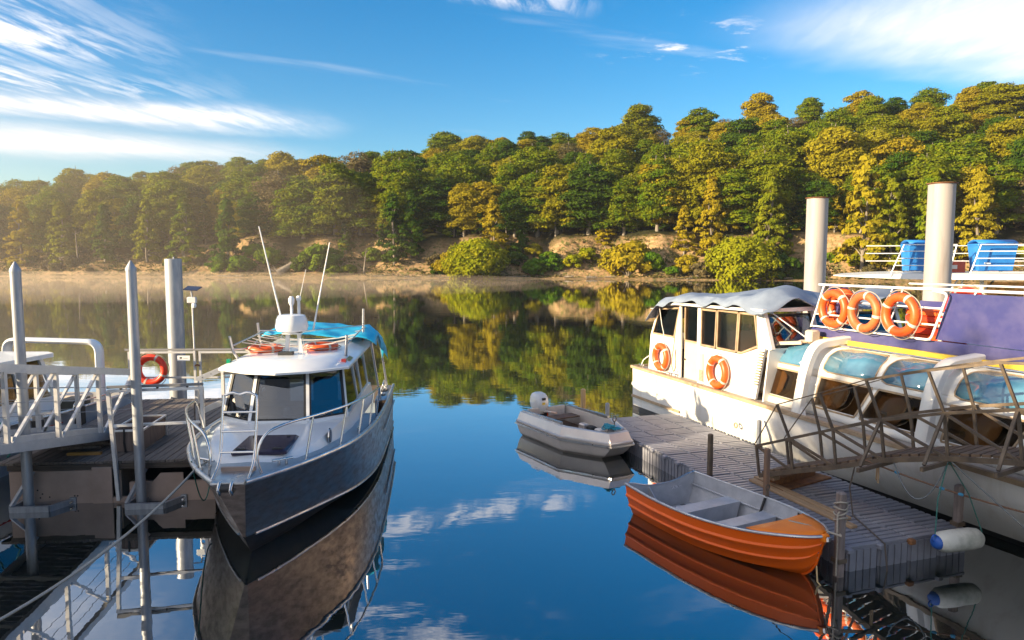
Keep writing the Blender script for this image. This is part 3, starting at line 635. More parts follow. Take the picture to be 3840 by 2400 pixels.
MB().tube([V(4.3, -.09, 3.3), V(4.3, -.09, 3.62)], .03, 8).lathe([(.04, 3.6), (.05, 3.63), (.045, 3.68), (.02, 3.7)], 10, (4.3, -.09, 0)).build('mast_light', WHITE, cb, 50)
MB().lathe([(.02, 3.34), (.03, 3.42), (.025, 3.5), (.055, 3.56), (.06, 3.64), (.03, 3.69)], 12, (4.22, .03, 0)).build('horn', WHITE, cb, 50)
# roof rack
rk = []
for x, y, zt_, bend in ((3.75, 1.02, 2.98, -.16), (5.6, 1.02, 3.06, 0), (3.95, -1.02, 2.96, 0), (6.6, -1.02, 3.28, 0)):
    MB().tube(fillet([V(x + .22, y * .97, zr - .06), V(x + .05, y, zr + .08), V(x + bend * .5, y * 1.02, zt_)], .12), .026, 8).build('rack_post', ALU, cb, 60)
for path in ([(3.8, 1.02, 2.80), (5.6, 1.02, 2.84), (7.2, .98, 2.80)], [(3.95, -1.02, 2.76), (6.6, -1.02, 2.84), (7.25, -1.0, 2.8)], [(5.6, 1.02, 2.9), (5.9, 0, 2.86), (6.6, -1.02, 2.9)], [(3.8, 1.02, 2.72), (4.6, .9, 2.66), (5.4, 1.0, 2.72)]):
    MB().tube(path, .014, 7).build('rack_rail', ALU, cb, 60)
for k in range(7):
    x = 4.3 + k * .36; MB().tube(sag(V(x, 1.0, 2.80), V(x + .25, -1.0, 2.78), .10 + .03 * (k % 3), 10), .010, 5).build('lashing', mat('lashing_cord', (.62, .58, .52), rough=.8), cb, 60)
MB().box((3.5, 1.0, 2.5), (3.58, 1.06, 2.58)).build('port_light', mat('green_lens', (.0, .25, .12), rough=.3), cb); MB().box((3.5, -1.08, 2.46), (3.60, -1.0, 2.56)).build('side_light', mat('red_lens', (.25, .02, .02), rough=.3), cb)
MB().prism([V(3.75, -1.125, 2.49), V(4.2, -1.125, 2.49), V(4.2, -1.06, 2.53), V(3.75, -1.06, 2.53)], (0, .006, .006)).build('registration_plate', mat('yellow_plate', (.45, .40, .08), (.05, .05, .03), scale=30, rough=.5), cb)
for sd, s in ((-1, 8.75), (1, 8.75), (-1, 7.0)):
    MB().tube([V(s, sd * 1.36, 1.05), V(s - .35, sd * 1.2, 2.5)], .027, 8).build('canopy_post', ALU, cb, 60)
for y in (-.9, .9): MB().tube([V(7.3, y, 2.5), V(8.75, y * 1.2, 2.46)], .022, 8).build('canopy_bar', ALU, cb, 60)
MB().tube(fillet([V(8.2, -1.3, 1.06), V(8.2, -1.3, 1.28), V(8.9, -1.28, 1.28), V(8.9, -1.28, 1.06)], .08), .02, 8).build('stern_rail', STEEL, cb, 60)
for s in (7.4, 8.1): MB().cbox((s, -1.42, 1.095), (s + .3, -1.25, 1.115), .01).build('deck_pad', BLACK, cb)
tp = MB(); nx, ny = 16, 22; rr = random.Random(3)
for i in range(nx + 1):
    for j in range(ny + 1):
        x = 5.9 + 3.0 * i / nx; t = j / ny; y = 1.05 - 2.35 * t; z = 2.80 - .03 * math.sin(i * 1.1) * math.sin(j * .9) + .05 * math.sin(j * .28) - max(0, x - 8.2) * .22 - max(0, 6.3 - x) * .12
        if t > .86: q = (t - .86) / .14; y = -.97 - .36 * math.sin(q * 1.5) - .05 * math.sin(i * 1.3); z -= (q ** 1.4) * (.16 + .62 * max(0, min(1, (x - 6.6) / 1.8)) + .10 * math.sin(i * 2.1))
        tp.v.append((x, y, z + rr.uniform(-.008, .008)))
for i in range(nx):
    for j in range(ny): k = i * (ny + 1) + j; tp.f.append((k, k + 1, k + ny + 2, k + ny + 1))
tpo = tp.build('tarpaulin', BLUE, None, 70, solid=.012); tpo.location = cb.location; tpo.rotation_euler = cb.rotation_euler
tag(tpo, 'bright blue tarpaulin draped over the rear roof of the aluminium cabin boat', 'tarpaulin')
M_cb = Matrix.Translation(cb.location) @ Matrix.Rotation(R_(94.9), 4, 'Z')
def cbw(*p): return M_cb @ Vector(p)
lifebuoy('orange lifebuoy lying flat on the cabin boat roof beside the radar mast', cbw(4.5, .62, 2.655), (0, 0, 1), ORANGE, .28, .06)
lifebuoy('orange lifebuoy lying flat on the cabin boat roof under the blue tarpaulin edge', cbw(4.75, -.42, 2.655), (.0, 0, 1), ORANGE, .28, .06)

# ---------------------------------------------------------------- left pontoon
pt = thing('pontoon', 'timber decked floating pontoon on beige steel girders beside the cabin boat', 'pontoon', (-8.95, 12.5, 0), R_(5.0))
PW, PD, PZ = 3.55, 5.9, .75
def plank_set(parent):
    base = None; n = 25; w_ = (PW + .3) / n
    for k in range(n):
        for (y0, y1) in ((0.0, 2.9), (2.9, PD)):
            x0 = -.3 + k * w_
            m = MB().cbox((0.004, 0, 0), (w_ - .008, y1 - y0 - .008, .045), .006); 
            if base is None or (y0 > 0 and base[1] is None):
                o = m.build('plank', WOODD, parent, 0)
                if base is None: base = [o, None]
                else: base[1] = o
            else:
                o = (base[0] if y0 == 0 else base[1]).copy(); COL.objects.link(o)
            o.location = (x0, y0 + rng.uniform(-.01, .01), PZ - .045 + rng.uniform(-.004, .004))
plank_set(pt)
MB().box((-.05, -.06, -.22), (1.48, .0, .60)).build('front_girder', GIRD, pt)
MB().box((1.48, -.085, -.22), (2.35, -.01, .10)).build('front_girder', GIRD, pt)
MB().box((2.0, -.05, -.22), (3.5, .02, .36)).build('front_girder', GIRD, pt)
MB().prism([V(2.35, -.052, .3), V(2.55, -.052, .52), V(2.95, -.052, .52), V(2.95, -.052, .3)], (0, .02, 0)).build('gusset', GIRD, pt)
MB().box((1.38, -.10, .0), (1.72, -.062, .66)).build('hinge_plate', GIRD, pt)
MB().box((-.1, -.03, .61), (PW + .1, .06, .70)).build('edge_beam', mat('dark_timber', (.10, .08, .065), (.05, .04, .035), scale=6, rough=.9, stretch=(.4, 6, 6)), pt)
for x in (0., 1.7, PW - .1): MB().box((x, .1, -.25), (x + .1, PD, .55)).build('floor_joist', GIRD, pt)
for x in (.1, 1.9): MB().box((x, .3, -.35), (x + 1.4, PD - .2, .30)).build('float_tank', mat('float_black', (.02, .02, .022), rough=.6), pt)
for (hx, hz) in ((.42, .26), (.46, .12), (.5, .19), (1.05, .14), (1.1, .14), (.62, .13)):
    MB().lathe([(.016, -.064), (.001, -.0645)], 8, (hx, 0, hz), 'y').build('bolt', BLACK, pt)
def pile_guide(x):
    g = thing('pile_guide', 'galvanised channel bracket guiding the slim post at the pontoon %s' % ('left end' if x < 1 else 'hinge plate'), 'bracket', pt.matrix_basis @ V(x, 0, 0), R_(5.0))
    MB().bar((-.34, -.46, .05), (.30, -.46, .05), .06, .10).build('channel', GALV, g); MB().bar((-.34, -.46, .05), (-.34, -.04, .05), .06, .10).build('channel', GALV, g)
    MB().bar((.30, -.46, .05), (.52, -.04, .05), .06, .10).build('channel', GALV, g)
    MB().bar((-.34, -.44, .1), (-.14, -.10, .62), .07, .05).build('brace', GALV, g)
    MB().box((.46, -.10, .0), (.56, -.064, .12)).build('fixing_plate', GALV, g); MB().tube([V(.52, -.12, .06), V(.52, -.2, .06)], .02, 6).build('bolt', STEEL, g); return g
pile_guide(.52); pile_guide(2.45)
def steel_post(label, loc, r, h, cone, name='mooring_post', cat='post'):
    o = thing(name, label, cat, loc)
    MB().lathe([(r, -3.5 - loc[2]), (r, h)], 24).build('shaft', GALV, o, 50)
    if cone: MB().lathe([(r * 1.06, h - .02), (r * 1.06, h + .02), (.012, h + .16)], 24).build('cone_cap', GALV, o, 30)
    else: MB().lathe([(r, h), (r * .94, h + .012), (.02, h + .015)], 24).build('cap', GALV, o, 30); MB().lathe([(.02, 0), (.02, .05)], 8, (.02, 0, h + .01)).build('lug', GALV, o)
    return o
M_pt = Matrix.Translation(pt.location) @ Matrix.Rotation(R_(5.0), 4, 'Z')
steel_post('slim galvanised post with cone cap standing in front of the white gangway', (-8.56, 12.28, 0), .085, 4.2, True)
steel_post('slim galvanised post with cone cap beside the red lifebuoy', (-6.64, 12.42, 0), .085, 4.22, True)
steel_post('thick galvanised pile behind the red lifebuoy and railing', (-9.05, 19.05, 0), .215, 4.40, False, 'mooring_pile', 'pile')
# guard rail at the front edge, back rail, light pole, boarding ramp, crate
gr = thing('guard_rail', 'aluminium guard rail on the front edge of the pontoon deck', 'railing', tuple(M_pt @ V(1.83, -.10, 0)), R_(5.0))
MB().bar((0, 0, .05), (-.10, 0, 2.05), .07, .06).build('post', ALUP, gr); MB().bar((1.45, .2, .72), (1.45, .2, 2.05), .06, .06).build('post', ALUP, gr)
MB().bar((-.12, 0, 2.05), (1.48, .2, 2.05), .06, .05).build('top_rail', ALUP, gr); MB().bar((-.12, .0, 2.12), (1.48, .2, 2.12), .05, .05).build('handrail', mat('grey_handrail', (.22, .22, .23), rough=.5), gr)
MB().bar((-.05, .0, 1.42), (1.45, .2, 1.42), .045, .045).build('mid_rail', ALUP, gr)
for x in (.1, .7, 1.2): MB().box((x, x * .13 - .02, 2.07), (x + .03, x * .13 + .02, 2.1)).build('spacer', BLACK, gr)
br = thing('guard_rail', 'aluminium guard rail at the far edge of the pontoon carrying the red lifebuoy', 'railing', (-9.98, 18.3, .75), R_(2))
for x in (.05, 1.72, 1.86, 3.3): MB().bar((x, 0, 0), (x, 0, 1.24), .055, .055).build('post', ALUP, br)
for (x0, x1) in ((.02, 1.75), (1.83, 3.33)):
    MB().bar((x0, 0, 1.24), (x1, 0, 1.24), .05, .05).build('top_rail', ALUP, br); MB().bar((x0, 0, .58), (x1, 0, .58), .045, .045).build('mid_rail', ALUP, br)
MB().bar((-.05, 0, 1.31), (3.36, 0, 1.31), .05, .05).build('handrail', MATS['grey_handrail'], br)
MB().box((1.3, -.06, 1.02), (1.62, -.05, 1.16)).build('sign', WHITE, br); MB().box((1.36, -.063, 1.08), (1.42, -.06, 1.12)).build('sign_mark', BLACK, br); MB().box((1.45, -.063, 1.085), (1.58, -.06, 1.10)).build('sign_lettering', mat('sign_ink', (.25, .25, .3), rough=.5), br)
MB().box((1.74, -.06, .88), (1.86, .05, .92)).build('gate_latch', RUST, br)
lifebuoy('red lifebuoy hanging on the pontoon guard rail in front of the thick pile', (-9.33, 18.22, 1.55), (.05, -1, .03), RED, .325, .085, yaw=.4)
lp = thing('light_pole', 'thin pole with solar panel and floodlight rising from the far pontoon railing', 'lamp', (-8.25, 18.36, .75))
MB().tube([V(0, 0, 0), V(-.02, 0, 2.6)], .022, 8).build('pole', ALUP, lp, 50)
MB().prism([V(-.20, -.1, 2.86), V(.16, -.1, 2.84), V(.2, .12, 2.92), V(-.17, .12, 2.94)], (0, 0, .02)).build('solar_panel', mat('solar_cells', (.03, .04, .08), rough=.15), lp)
MB().tube([V(-.02, 0, 2.6), V(-.03, 0, 2.87)], .02, 6).build('bracket', GALV, lp); MB().cbox((-.14, -.05, 2.53), (.10, .03, 2.68), .02).build('floodlight', mat('lamp_glass', (.55, .57, .6), rough=.25), lp)
MB().lathe([(.04, -.06), (.06, 0), (.04, .06)], 10, (.04, -.02, 2.46)).build('sensor', WHITE, lp)
rp = thing('boarding_ramp', 'pale aluminium boarding ramp with perforated handrails behind the cabin boat', 'ramp', (-7.0, 15.4, .75), R_(-4))
MB().bar((.1, 0, 1.02), (1.05, .3, 1.44), .05, .11).build('handrail', ALUP, rp); MB().bar((0.1, 0, .0), (.1, 0, 1.0), .07, .07).build('post', ALUP, rp); MB().bar((.62, .15, .4), (.62, .15, 1.25), .06, .06).build('post', ALUP, rp)
MB().bar((.1, 0, .28), (1.05, .3, .72), .06, .12).build('lower_chord', ALUP, rp); MB().box((.02, -.02, 0), (.18, .02, .5)).build('end_plate', WOODD, rp)
for k in range(5): MB().lathe([(.014, -.03), (.001, -.0301)], 8, (.22 + .17 * k, .04 + .055 * k, 1.07 + .075 * k), 'y').build('hole', BLACK, rp)
ct = thing('deck_crate', 'open framed plywood crate standing on the pontoon deck', 'crate', (-7.58, 13.22, .75), R_(8))
for (a, b) in (((0, 0, .01), (.54, .015, .40)), ((0, 1.28, .01), (.54, 1.295, .40)), ((0, 0, .01), (.015, 1.29, .40)), ((.53, 0, .01), (.545, 1.29, .40))): MB().box(a, b).build('panel', mat('plywood_grey', (.23, .17, .15), (.13, .10, .09), scale=4, rough=.8, stretch=(6, 6, .5)), ct)
for (a, b) in (((0, -.01, .41), (.55, -.01, .41)), ((0, 1.3, .41), (.55, 1.3, .41)), ((-.01, 0, .41), (-.01, 1.3, .41)), ((.555, 0, .41), (.555, 1.3, .41)), ((.555, -.012, 0), (.555, -.012, .4)), ((.555, 1.3, 0), (.555, 1.3, .4))): MB().bar(a, b, .035, .035).build('frame_bar', ALUP, ct)
MB().tube([V(.24, -.03, .45), V(.23, -.04, .2), V(.25, -.03, 0)], .018, 6).build('strap', BLACK, ct)
for k, (x, y, l, w_, z, rz, mt) in enumerate(((-8.35, 13.5, .75, .12, .75, .2, WOODD), (-8.3, 13.75, .8, .14, .75, .12, WOODD), (-8.25, 13.6, .7, .12, .80, .3, WOODD), (-8.0, 13.05, .6, .09, .75, .1, mat('yellow_timber', (.42, .24, .06), (.3, .16, .05), scale=5, rough=.8)))):
    o = MB().cbox((-l / 2, -w_ / 2, .002), (l / 2, w_ / 2, .05), .006).build('loose_board', mt, None, 0); o.location = (x, y, z); o.rotation_euler = (0, 0, rz)
    tag(o, ['grey board lying under the gangway end', 'grey board at the back of the pile of boards under the gangway', 'grey board lying on top of the other boards under the gangway', 'yellow timber offcut lying beside the plywood crate'][k], 'board')

# ---------------------------------------------------------------- left gangway
gl = thing('gangway', 'white painted aluminium truss gangway sloping down to the timber pontoon', 'gangway', (-8.45, 14.6, .80))
SL = .176
def gp(x, t, z): return V(x, -t, z + SL * t)       # t metres up the ramp
for sd in (1, -1):
    tr = MB(); x = sd * .59; Lg = 13.6
    MB().bar(gp(x, -.15, .0), gp(x, Lg, .0), .08, .15).build('bottom_chord', ALUP, gl)
    MB().bar(gp(x, 0, 1.27), gp(x, Lg, 1.27), .09, .13).build('top_chord', ALUP, gl)
    for k in range(12):
        t = k * 1.24; 
        if t > Lg: break
        MB().bar(gp(x, t, .05), gp(x, t, 1.24), .065, .065, (1, 0, 0)).build('vertical', ALUP, gl)
        if t + 1.2 < Lg: MB().bar(gp(x, t + 1.14, .07), gp(x, t + .06, 1.20), .05, .05, (1, 0, 0)).build('diagonal', ALUP, gl)
        if t + 1.2 < Lg:
            kp = MB().bar(gp(x - sd * .01, t + .1, .13), gp(x - sd * .01, t + 1.14, .13), .03, .10).build('kick_plate', ALUP, gl)
    for z in (.5, .72, .95): MB().tube([gp(x, .1, z), gp(x, Lg, z)], .006, 5).build('wire', GALV, gl)
s0 = None
for k in range(108):
    t = .05 + k * .125
    if s0 is None: s0 = MB().box((-.56, -.052, -.02), (.56, .052, .02)).build('deck_slat', mat('slat_metal', (.30, .30, .31), (.2, .2, .21), scale=12, rough=.6, metal=.3), gl, 0); o = s0
    else: o = s0.copy(); COL.objects.link(o)
    o.location = gp(0, t, .07); o.rotation_euler = (-math.atan(SL), 0, 0)
for k in range(12): MB().bar(gp(-.55, k * 1.24, -.03), gp(.55, k * 1.24, -.03), .06, .06).build('cross_beam', ALUP, gl)

# ---------------------------------------------------------------- white boat behind the gangway
wb = thing('white_boat', 'white cabin launch with thick white arch moored behind the gangway', 'boat', (-11.15, 11.6, 0), R_(90))
hs = []
for s, h, z in ((0, .15, 1.25), (.8, .75, 1.2), (2, 1.1, 1.1), (4, 1.22, 1.0), (6.9, 1.18, .92)):
    hs.append([V(s, h, z), V(s + .03, h * .96, z - .1), V(s + .1, h * .85, .35), V(s + .25, h * .7, -.1), V(s + .3, 0, -.35), V(s + .25, -h * .7, -.1), V(s + .1, -h * .85, .35), V(s + .03, -h * .96, z - .1), V(s, -h, z)])
MB().loft(hs, cap0=True, cap1=True).build('hull', mat('alu_white_hull', (.60, .60, .62), (.5, .5, .53), scale=4, rough=.4, metal=.3), wb, 40)
MB().loft([[V(s, h - .02, z - .01), V(s, 0, z + .01), V(s, -h + .02, z - .01)] for s, h, z in ((0, .15, 1.25), (.8, .75, 1.2), (2, 1.1, 1.1), (4, 1.22, 1.0))]).build('deck', WHITE, wb, 40, solid=.02)
MB().box((4.0, -1.1, .50), (6.85, 1.1, .54)).build('cockpit_floor', GREYD, wb)
for sd in (1, -1):
    MB().tube([V(s, sd * h, z + .01) for s, h, z in ((.8, .75, 1.2), (2, 1.1, 1.1), (4, 1.22, 1.0), (6.9, 1.18, .92))], .035, 7).build('gunwale', ALU, wb, 60)
    MB().tube(fillet([V(4.3, sd * 1.2, .98), V(4.35, sd * 1.2, 1.14), V(6.2, sd * 1.19, 1.08), V(6.3, sd * 1.19, .94)], .1), .018, 7).build('grab_rail', STEEL, wb, 60)
    MB().prism([V(1.7, sd * .85, 1.1), V(4.2, sd * .92, 1.05), V(4.2, sd * .92, 1.35), V(1.8, sd * .85, 1.5)], (0, -sd * .04, 0)).build('cabin_side', WHITE, wb, 0)
    MB().prism([V(1.95, sd * .86, 1.48), V(3.95, sd * .92, 1.38), V(3.75, sd * .82, 2.22), V(2.3, sd * .78, 2.25)], (0, -sd * .02, 0)).build('cabin_window', GLASS, wb, 0)
    for (a, b) in (((1.85, .86, 1.42), (2.25, .78, 2.28)), ((3.05, .9, 1.42), (3.0, .8, 2.28)), ((4.15, .92, 1.3), (3.8, .82, 2.28))): MB().bar((a[0], sd * a[1], a[2]), (b[0], sd * b[1], b[2]), .11, .06, (0, 1, 0)).build('pillar', WHITE, wb)
MB().prism([V(2.0, -.95, 2.26), V(1.9, 0, 2.28), V(2.0, .95, 2.26), V(4.05, .98, 2.24), V(4.45, .6, 2.22), V(4.45, -.6, 2.22), V(4.05, -.98, 2.24)], (0, 0, .09)).build('cabin_roof', WHITE, wb)
MB().prism([V(1.85, -.82, 1.5), V(1.85, .82, 1.5), V(2.25, .75, 2.24), V(2.25, -.75, 2.24)], (.02, 0, 0)).build('windscreen', GLASS, wb, 0)
MB().box((2.6, -.6, 1.02), (3.2, .6, 1.6)).build('helm_seat', DARKIN, wb)
ar = fillet([V(5.55, -1.12, .9), V(5.55, -1.12, 2.40), V(5.55, 1.12, 2.46), V(5.55, 1.12, .9)], .28, 8)
am = MB(); k0 = []
for i, p in enumerate(ar):
    q = ar[min(i + 1, len(ar) - 1)] - ar[max(i - 1, 0)]; q.normalize(); nrm = V(0, -q.z, q.y); k0.append([p + V(-.16, 0, 0) + nrm * .0, p + V(-.10, 0, 0) + nrm * .06, p + V(.10, 0, 0) + nrm * .06, p + V(.16, 0, 0), p + V(.10, 0, 0) - nrm * .06, p + V(-.10, 0, 0) - nrm * .06])
am.loft(k0, True, True, True).build('arch', WHITE, wb, 60)
MB().box((4.6, -1.0, .55), (5.3, -.55, 1.12)).build('engine_box', DARKIN, wb); MB().cbox((5.75, -.45, .54), (6.4, .3, 1.02), .05).build('locker', mat('beige_locker', (.55, .47, .40), rough=.5), wb)
MB().tube([V(.9, -.8, .92), V(2.0, -1.02, .85), V(4, -1.13, .78)], .02, 6).build('red_stripe', mat('red_stripe', (.4, .02, .02), rough=.4), wb)
for (x, y, z) in ((-9.62, 14.2, .75), (-9.62, 15.6, .75)):
    o = thing('fender_post', 'short dark rubbing post between the white boat and the pontoon', 'post', (x, y, 0), 0, 'rubbing posts on the left pontoon')
    MB().cbox((-.07, -.07, -.3), (.07, .07, 1.25), .01).build('shaft', mat('pale_post', (.5, .46, .43), (.3, .27, .25), scale=5, rough=.8), o, 0); MB().cbox((-.085, -.085, .55), (.085, .085, 1.15), .015).build('rubber_pad', BLACK, o, 0)
# ropes on the left
rope = lambda pts, r, mt, label, cat='rope', name='mooring_rope', n=None: tag(MB().tube(pts, r, 6).build(name, mt, None, 60), label, cat)
c0 = cbw(*(gw(.75) + V(.1, -.12, .07)))
rope([c0, cbw(*(gw(.62) + V(.05, .06, .02)))] + sag(cbw(*(gw(.60) + V(0, .08, 0))), V(-4.72, 3.2, 1.75), .45, 24), .016, ROPE, 'pale mooring rope sagging from the cabin boat bow down towards the jetty')
rope(sag(cbw(*(gw(1.0) + V(0, .03, .05))), V(-5.3, 12.3, .78), .62, 18), .010, TEAL, 'thin teal line looping from the cabin boat bow to the pontoon')
rope([V(-9.85, 13.2, 1.3), V(-9.6, 13.0, 1.45), V(-9.3, 12.9, 1.25), V(-9.1, 12.75, .95), V(-9.2, 12.7, .80)], .018, TEAL, 'knotted teal rope lying at the white boat beside the gangway foot')
# ================================================================ right side
FW = mat('ferry_white', (.78, .77, .75), (.70, .69, .67), scale=1.6, rough=.3, coat=.2)
FWH = mat('ferry_hull_white', (.78, .77, .75), (.60, .56, .50), scale=1.6, rough=.32, coat=.2, stretch=(2.2, 2.2, .35), lo=.52, hi=.85)
CAP = mat('timber_cap', (.42, .31, .20), (.28, .2, .13), scale=5, rough=.6)
PURP = mat('purple_wrap', (.042, .045, .17), (.12, .11, .23), scale=.9, rough=.3, lo=.40, hi=.68, detail=7, coat=.3)  # paler blotches stand for cloud reflections as well as the wrap's pattern
YEL = mat('yellow_stripe', (.75, .52, .06), rough=.45)
BEIGE = mat('beige_door', (.58, .50, .42), (.52, .44, .37), scale=3, rough=.5)
DSTEEL = mat('weathered_steel', (.17, .125, .085), (.085, .065, .05), scale=5, rough=.62, metal=.25, bump=.1)
DOCKM = mat('dock_plastic', (.23, .238, .285), (.19, .197, .24), scale=5, rough=.5, rand=.10)
PILEW = mat('pile_sleeve', (.35, .325, .315), (.22, .18, .16), scale=1.6, rough=.55, stretch=(2.5, 2.5, .3), lo=.52, hi=.86, bump=.04)
GTARP = mat('grey_tarpaulin', (.22, .27, .36), (.15, .19, .27), scale=1.6, rough=.6, bump=.5, bscale=3)
GREYT = mat('post_timber', (.26, .21, .20), (.16, .13, .12), scale=6, rough=.8, stretch=(3, 3, .5))
BINB = mat('bin_blue', (.02, .16, .50), (.03, .22, .6), scale=3, rough=.4)

fe = thing('ferry', 'white passenger ferry with curved saloon glass and purple upper deck side', 'ferry', (3.55, 20.73, 0), math.atan2(-.95, .313))
M_fe = Matrix.Translation(fe.location) @ Matrix.Rotation(fe.rotation_euler.z, 4, 'Z')
def few(*p): return M_fe @ Vector(p)
FB = 4.4; FS = [0, 1, 2.5, 4.5, 6.5, 8.5, 10.5, 12.5, 14.5]; TK = [.03, .08, .18, .35, .55, .75, .92, 1.1, 1.4]
secs = []
for s, k in zip(FS, TK):
    h = [V(s, 0, 1.25), V(s, .01, .95), V(s, k * .45, .45), V(s, k * .8, .12), V(s, k, -.05), V(s, k + .5, -.6), V(s, FB / 2, -.8)]
    secs.append(h + [V(p.x, FB - p.y, p.z) for p in h[-2::-1]])
MB().loft(secs, cap0=True, cap1=True).build('hull', FWH, fe, 50)
MB().loft([[V(s, k * .80 - .006, .125), V(s, k - .006, -.05)] for s, k in zip(FS, TK)]).build('boot_stripe', BLACK, fe, 0, solid=.004)
MB().loft([[V(s, interp(.40, [.12, .45], [k * .8, k * .45]) - .03, .44), V(s, interp(.40, [.12, .45], [k * .8, k * .45]) - .03, .37)] for s, k in list(zip(FS, TK))[:3]]).build('rub_strip', CAP, fe, 0, solid=.03)
MB().loft([[V(s, k * .45 + .22 * (1 - .45) * 0 - .03 + .02, .80), V(s, k * .45 * .6 - .01, .72)] for s, k in ((0, .03), (1.6, .1))]).build('rub_strip', FW, fe, 0, solid=.04)
MB().box((.0, .02, 1.215), (14.4, FB - .02, 1.245)).build('deck', mat('deck_grey', (.36, .32, .29), (.28, .25, .23), scale=3, rough=.7), fe)
for y in (.0, FB): MB().bar((-.04, y, 1.26), (14.4, y, 1.26), .10, .075).build('gunwale_cap', CAP, fe)
MB().bar((-.02, 0, 1.26), (-.02, FB, 1.26), .1, .075).build('gunwale_cap', CAP, fe)
cleat(fe, (.3, .12, 1.27), .9); cleat(fe, (1.95, .1, 1.27), 1.)
MB().torus((5.0, -.005, .62), .055, .02, 14, 8, (0, 1, 0)).build('hull_outlet', CAP, fe, 60)
# aft house: wall at w = .3
W0 = .30
def wall(poly, th=.04, name='house_wall', mt=FW, w=W0): return MB().prism([V(s, w, z) for s, z in poly], (0, th, 0)).build(name, mt, fe, 0)
wall([(.40, 1.25), (2.12, 1.25), (2.12, 2.27), (.50, 2.27)])
wall([(2.92, 1.25), (5.10, 1.25), (5.62, 2.42), (5.35, 2.42), (4.70, 2.20), (2.92, 2.20)])
wall([(1.80, 2.27), (2.12, 2.27), (2.10, 3.22), (2.02, 3.22)]); wall([(2.88, 2.2), (3.02, 2.2), (3.02, 3.22), (2.88, 3.22)])
wall([(.50, 2.25), (.60, 2.25), (.98, 3.1), (.92, 3.1)])
wall([(5.30, 2.42), (5.72, 2.42), (5.40, 3.24), (5.22, 3.24)], .08); wall([(.9, 3.08), (2.1, 3.16), (5.35, 3.22), (5.35, 3.28), (.9, 3.2)])
dr = wall([(2.14, 1.25), (2.86, 1.25), (2.86, 2.22), (2.14, 2.22)], .03, 'door', BEIGE, W0 + .10)
MB().prism([V(2.2, W0 + .10, 2.28), V(2.84, W0 + .10, 2.28), V(2.84, W0 + .10, 3.15), V(2.2, W0 + .10, 3.15)], (0, .012, 0)).build('door_pane', GLASSD, dr, 0)
for a, b in (((2.17, 2.22), (2.17, 3.2)), ((2.86, 2.22), (2.86, 3.2)), ((2.14, 2.25), (2.88, 2.25))): MB().bar((a[0], W0 + .1, a[1]), (b[0], W0 + .1, b[1]), .05, .05).build('door_frame', CAP, dr)
MB().lathe([(.02, -.05), (.02, 0)], 8, (2.2, W0 + .09, 1.75), 'y').build('door_handle', BLACK, dr)
def window(poly, w, glass, th=.014, fw=.045, mt=CAP, name='window'):
    P = [V(s, w, z) for s, z in poly]; o = MB().prism(P, (0, th, 0)).build(name, glass, fe, 0); m = MB()
    for i in range(len(P)): m.bar(P[i], P[(i + 1) % len(P)], fw, .035, (0, 1, 0))
    m.build('window_frame', mt, o); return o
window([(.62, 2.30), (1.76, 2.30), (2.0, 3.10), (.99, 3.02)], W0 + .01, GLASSD)
for p in ([(3.06, 2.24), (3.66, 2.24), (3.70, 3.14), (3.06, 3.14)], [(3.74, 2.24), (4.50, 2.24), (4.56, 3.16), (3.76, 3.16)], [(4.56, 2.24), (4.72, 2.24), (5.30, 2.46), (5.16, 3.16), (4.62, 3.16)]): window(p, W0 + .01, GLASSD)
# far wall, stern wall and front windows of the wheelhouse
MB().prism([V(.4, FB - .3, 1.25), V(5.6, FB - .3, 1.25), V(5.6, FB - .3, 2.25), V(.4, FB - .3, 2.25)], (0, -.04, 0)).build('house_wall', FW, fe, 0)
MB().box((.42, W0 + .05, 1.25), (.46, FB - .35, 2.25)).build('house_wall', FW, fe)
for s in (.95, 2.1, 3.7, 5.25): MB().bar((s, FB - .32, 2.25), (s, FB - .32, 3.22), .1, .05).build('pillar', FW, fe)
fpl = lambda w, z: V(5.72 - (z - 2.42) * .39, w, z)
MB().prism([V(5.55, W0, 1.25), V(5.55, FB - .3, 1.25), fpl(FB - .3, 2.45), fpl(W0, 2.45)], (-.04, 0, 0)).build('front_wall', FW, fe, 0)
for w in (W0 + .06, 1.62, 2.78, FB - .36): MB().bar(fpl(w, 2.42), fpl(w, 3.24), .10, .09, (0, 1, 0)).build('front_pillar', FW, fe)
for w0, w1 in ((W0 + .13, 1.56), (1.68, 2.72), (2.84, FB - .42)):
    P = [fpl(w0, 2.5), fpl(w1, 2.5), fpl(w1, 3.17), fpl(w0, 3.17)]; o = MB().prism(P, (-.014, 0, 0)).build('front_window', GLASS, fe, 0); m = MB()
    for i in range(4): m.bar(P[i], P[(i + 1) % 4], .04, .035)
    m.build('window_gasket', BLACK, o)
MB().loft([[V(s, .10 + k, z), V(s, .10 + k, z + .06), V(s, FB / 2, z + .12), V(s, FB - .1 - k, z + .06), V(s, FB - .1 - k, z)] for s, k, z in ((.7, .25, 3.05), (2.1, .0, 3.20), (5.0, 0, 3.24), (5.62, .05, 3.25))], True, True, True).build('house_roof', FW, fe, 30)
# inside of the wheelhouse
MB().box((4.2, 1.0, 1.3), (4.8, 3.2, 2.3)).build('helm_console', BEIGE, fe); MB().box((1.2, .9, 1.3), (3.4, 1.3, 1.9)).build('bench', DARKIN, fe); MB().box((3.5, 1.6, 1.3), (3.9, 2.2, 2.5)).build('helm_seat', DARKIN, fe)
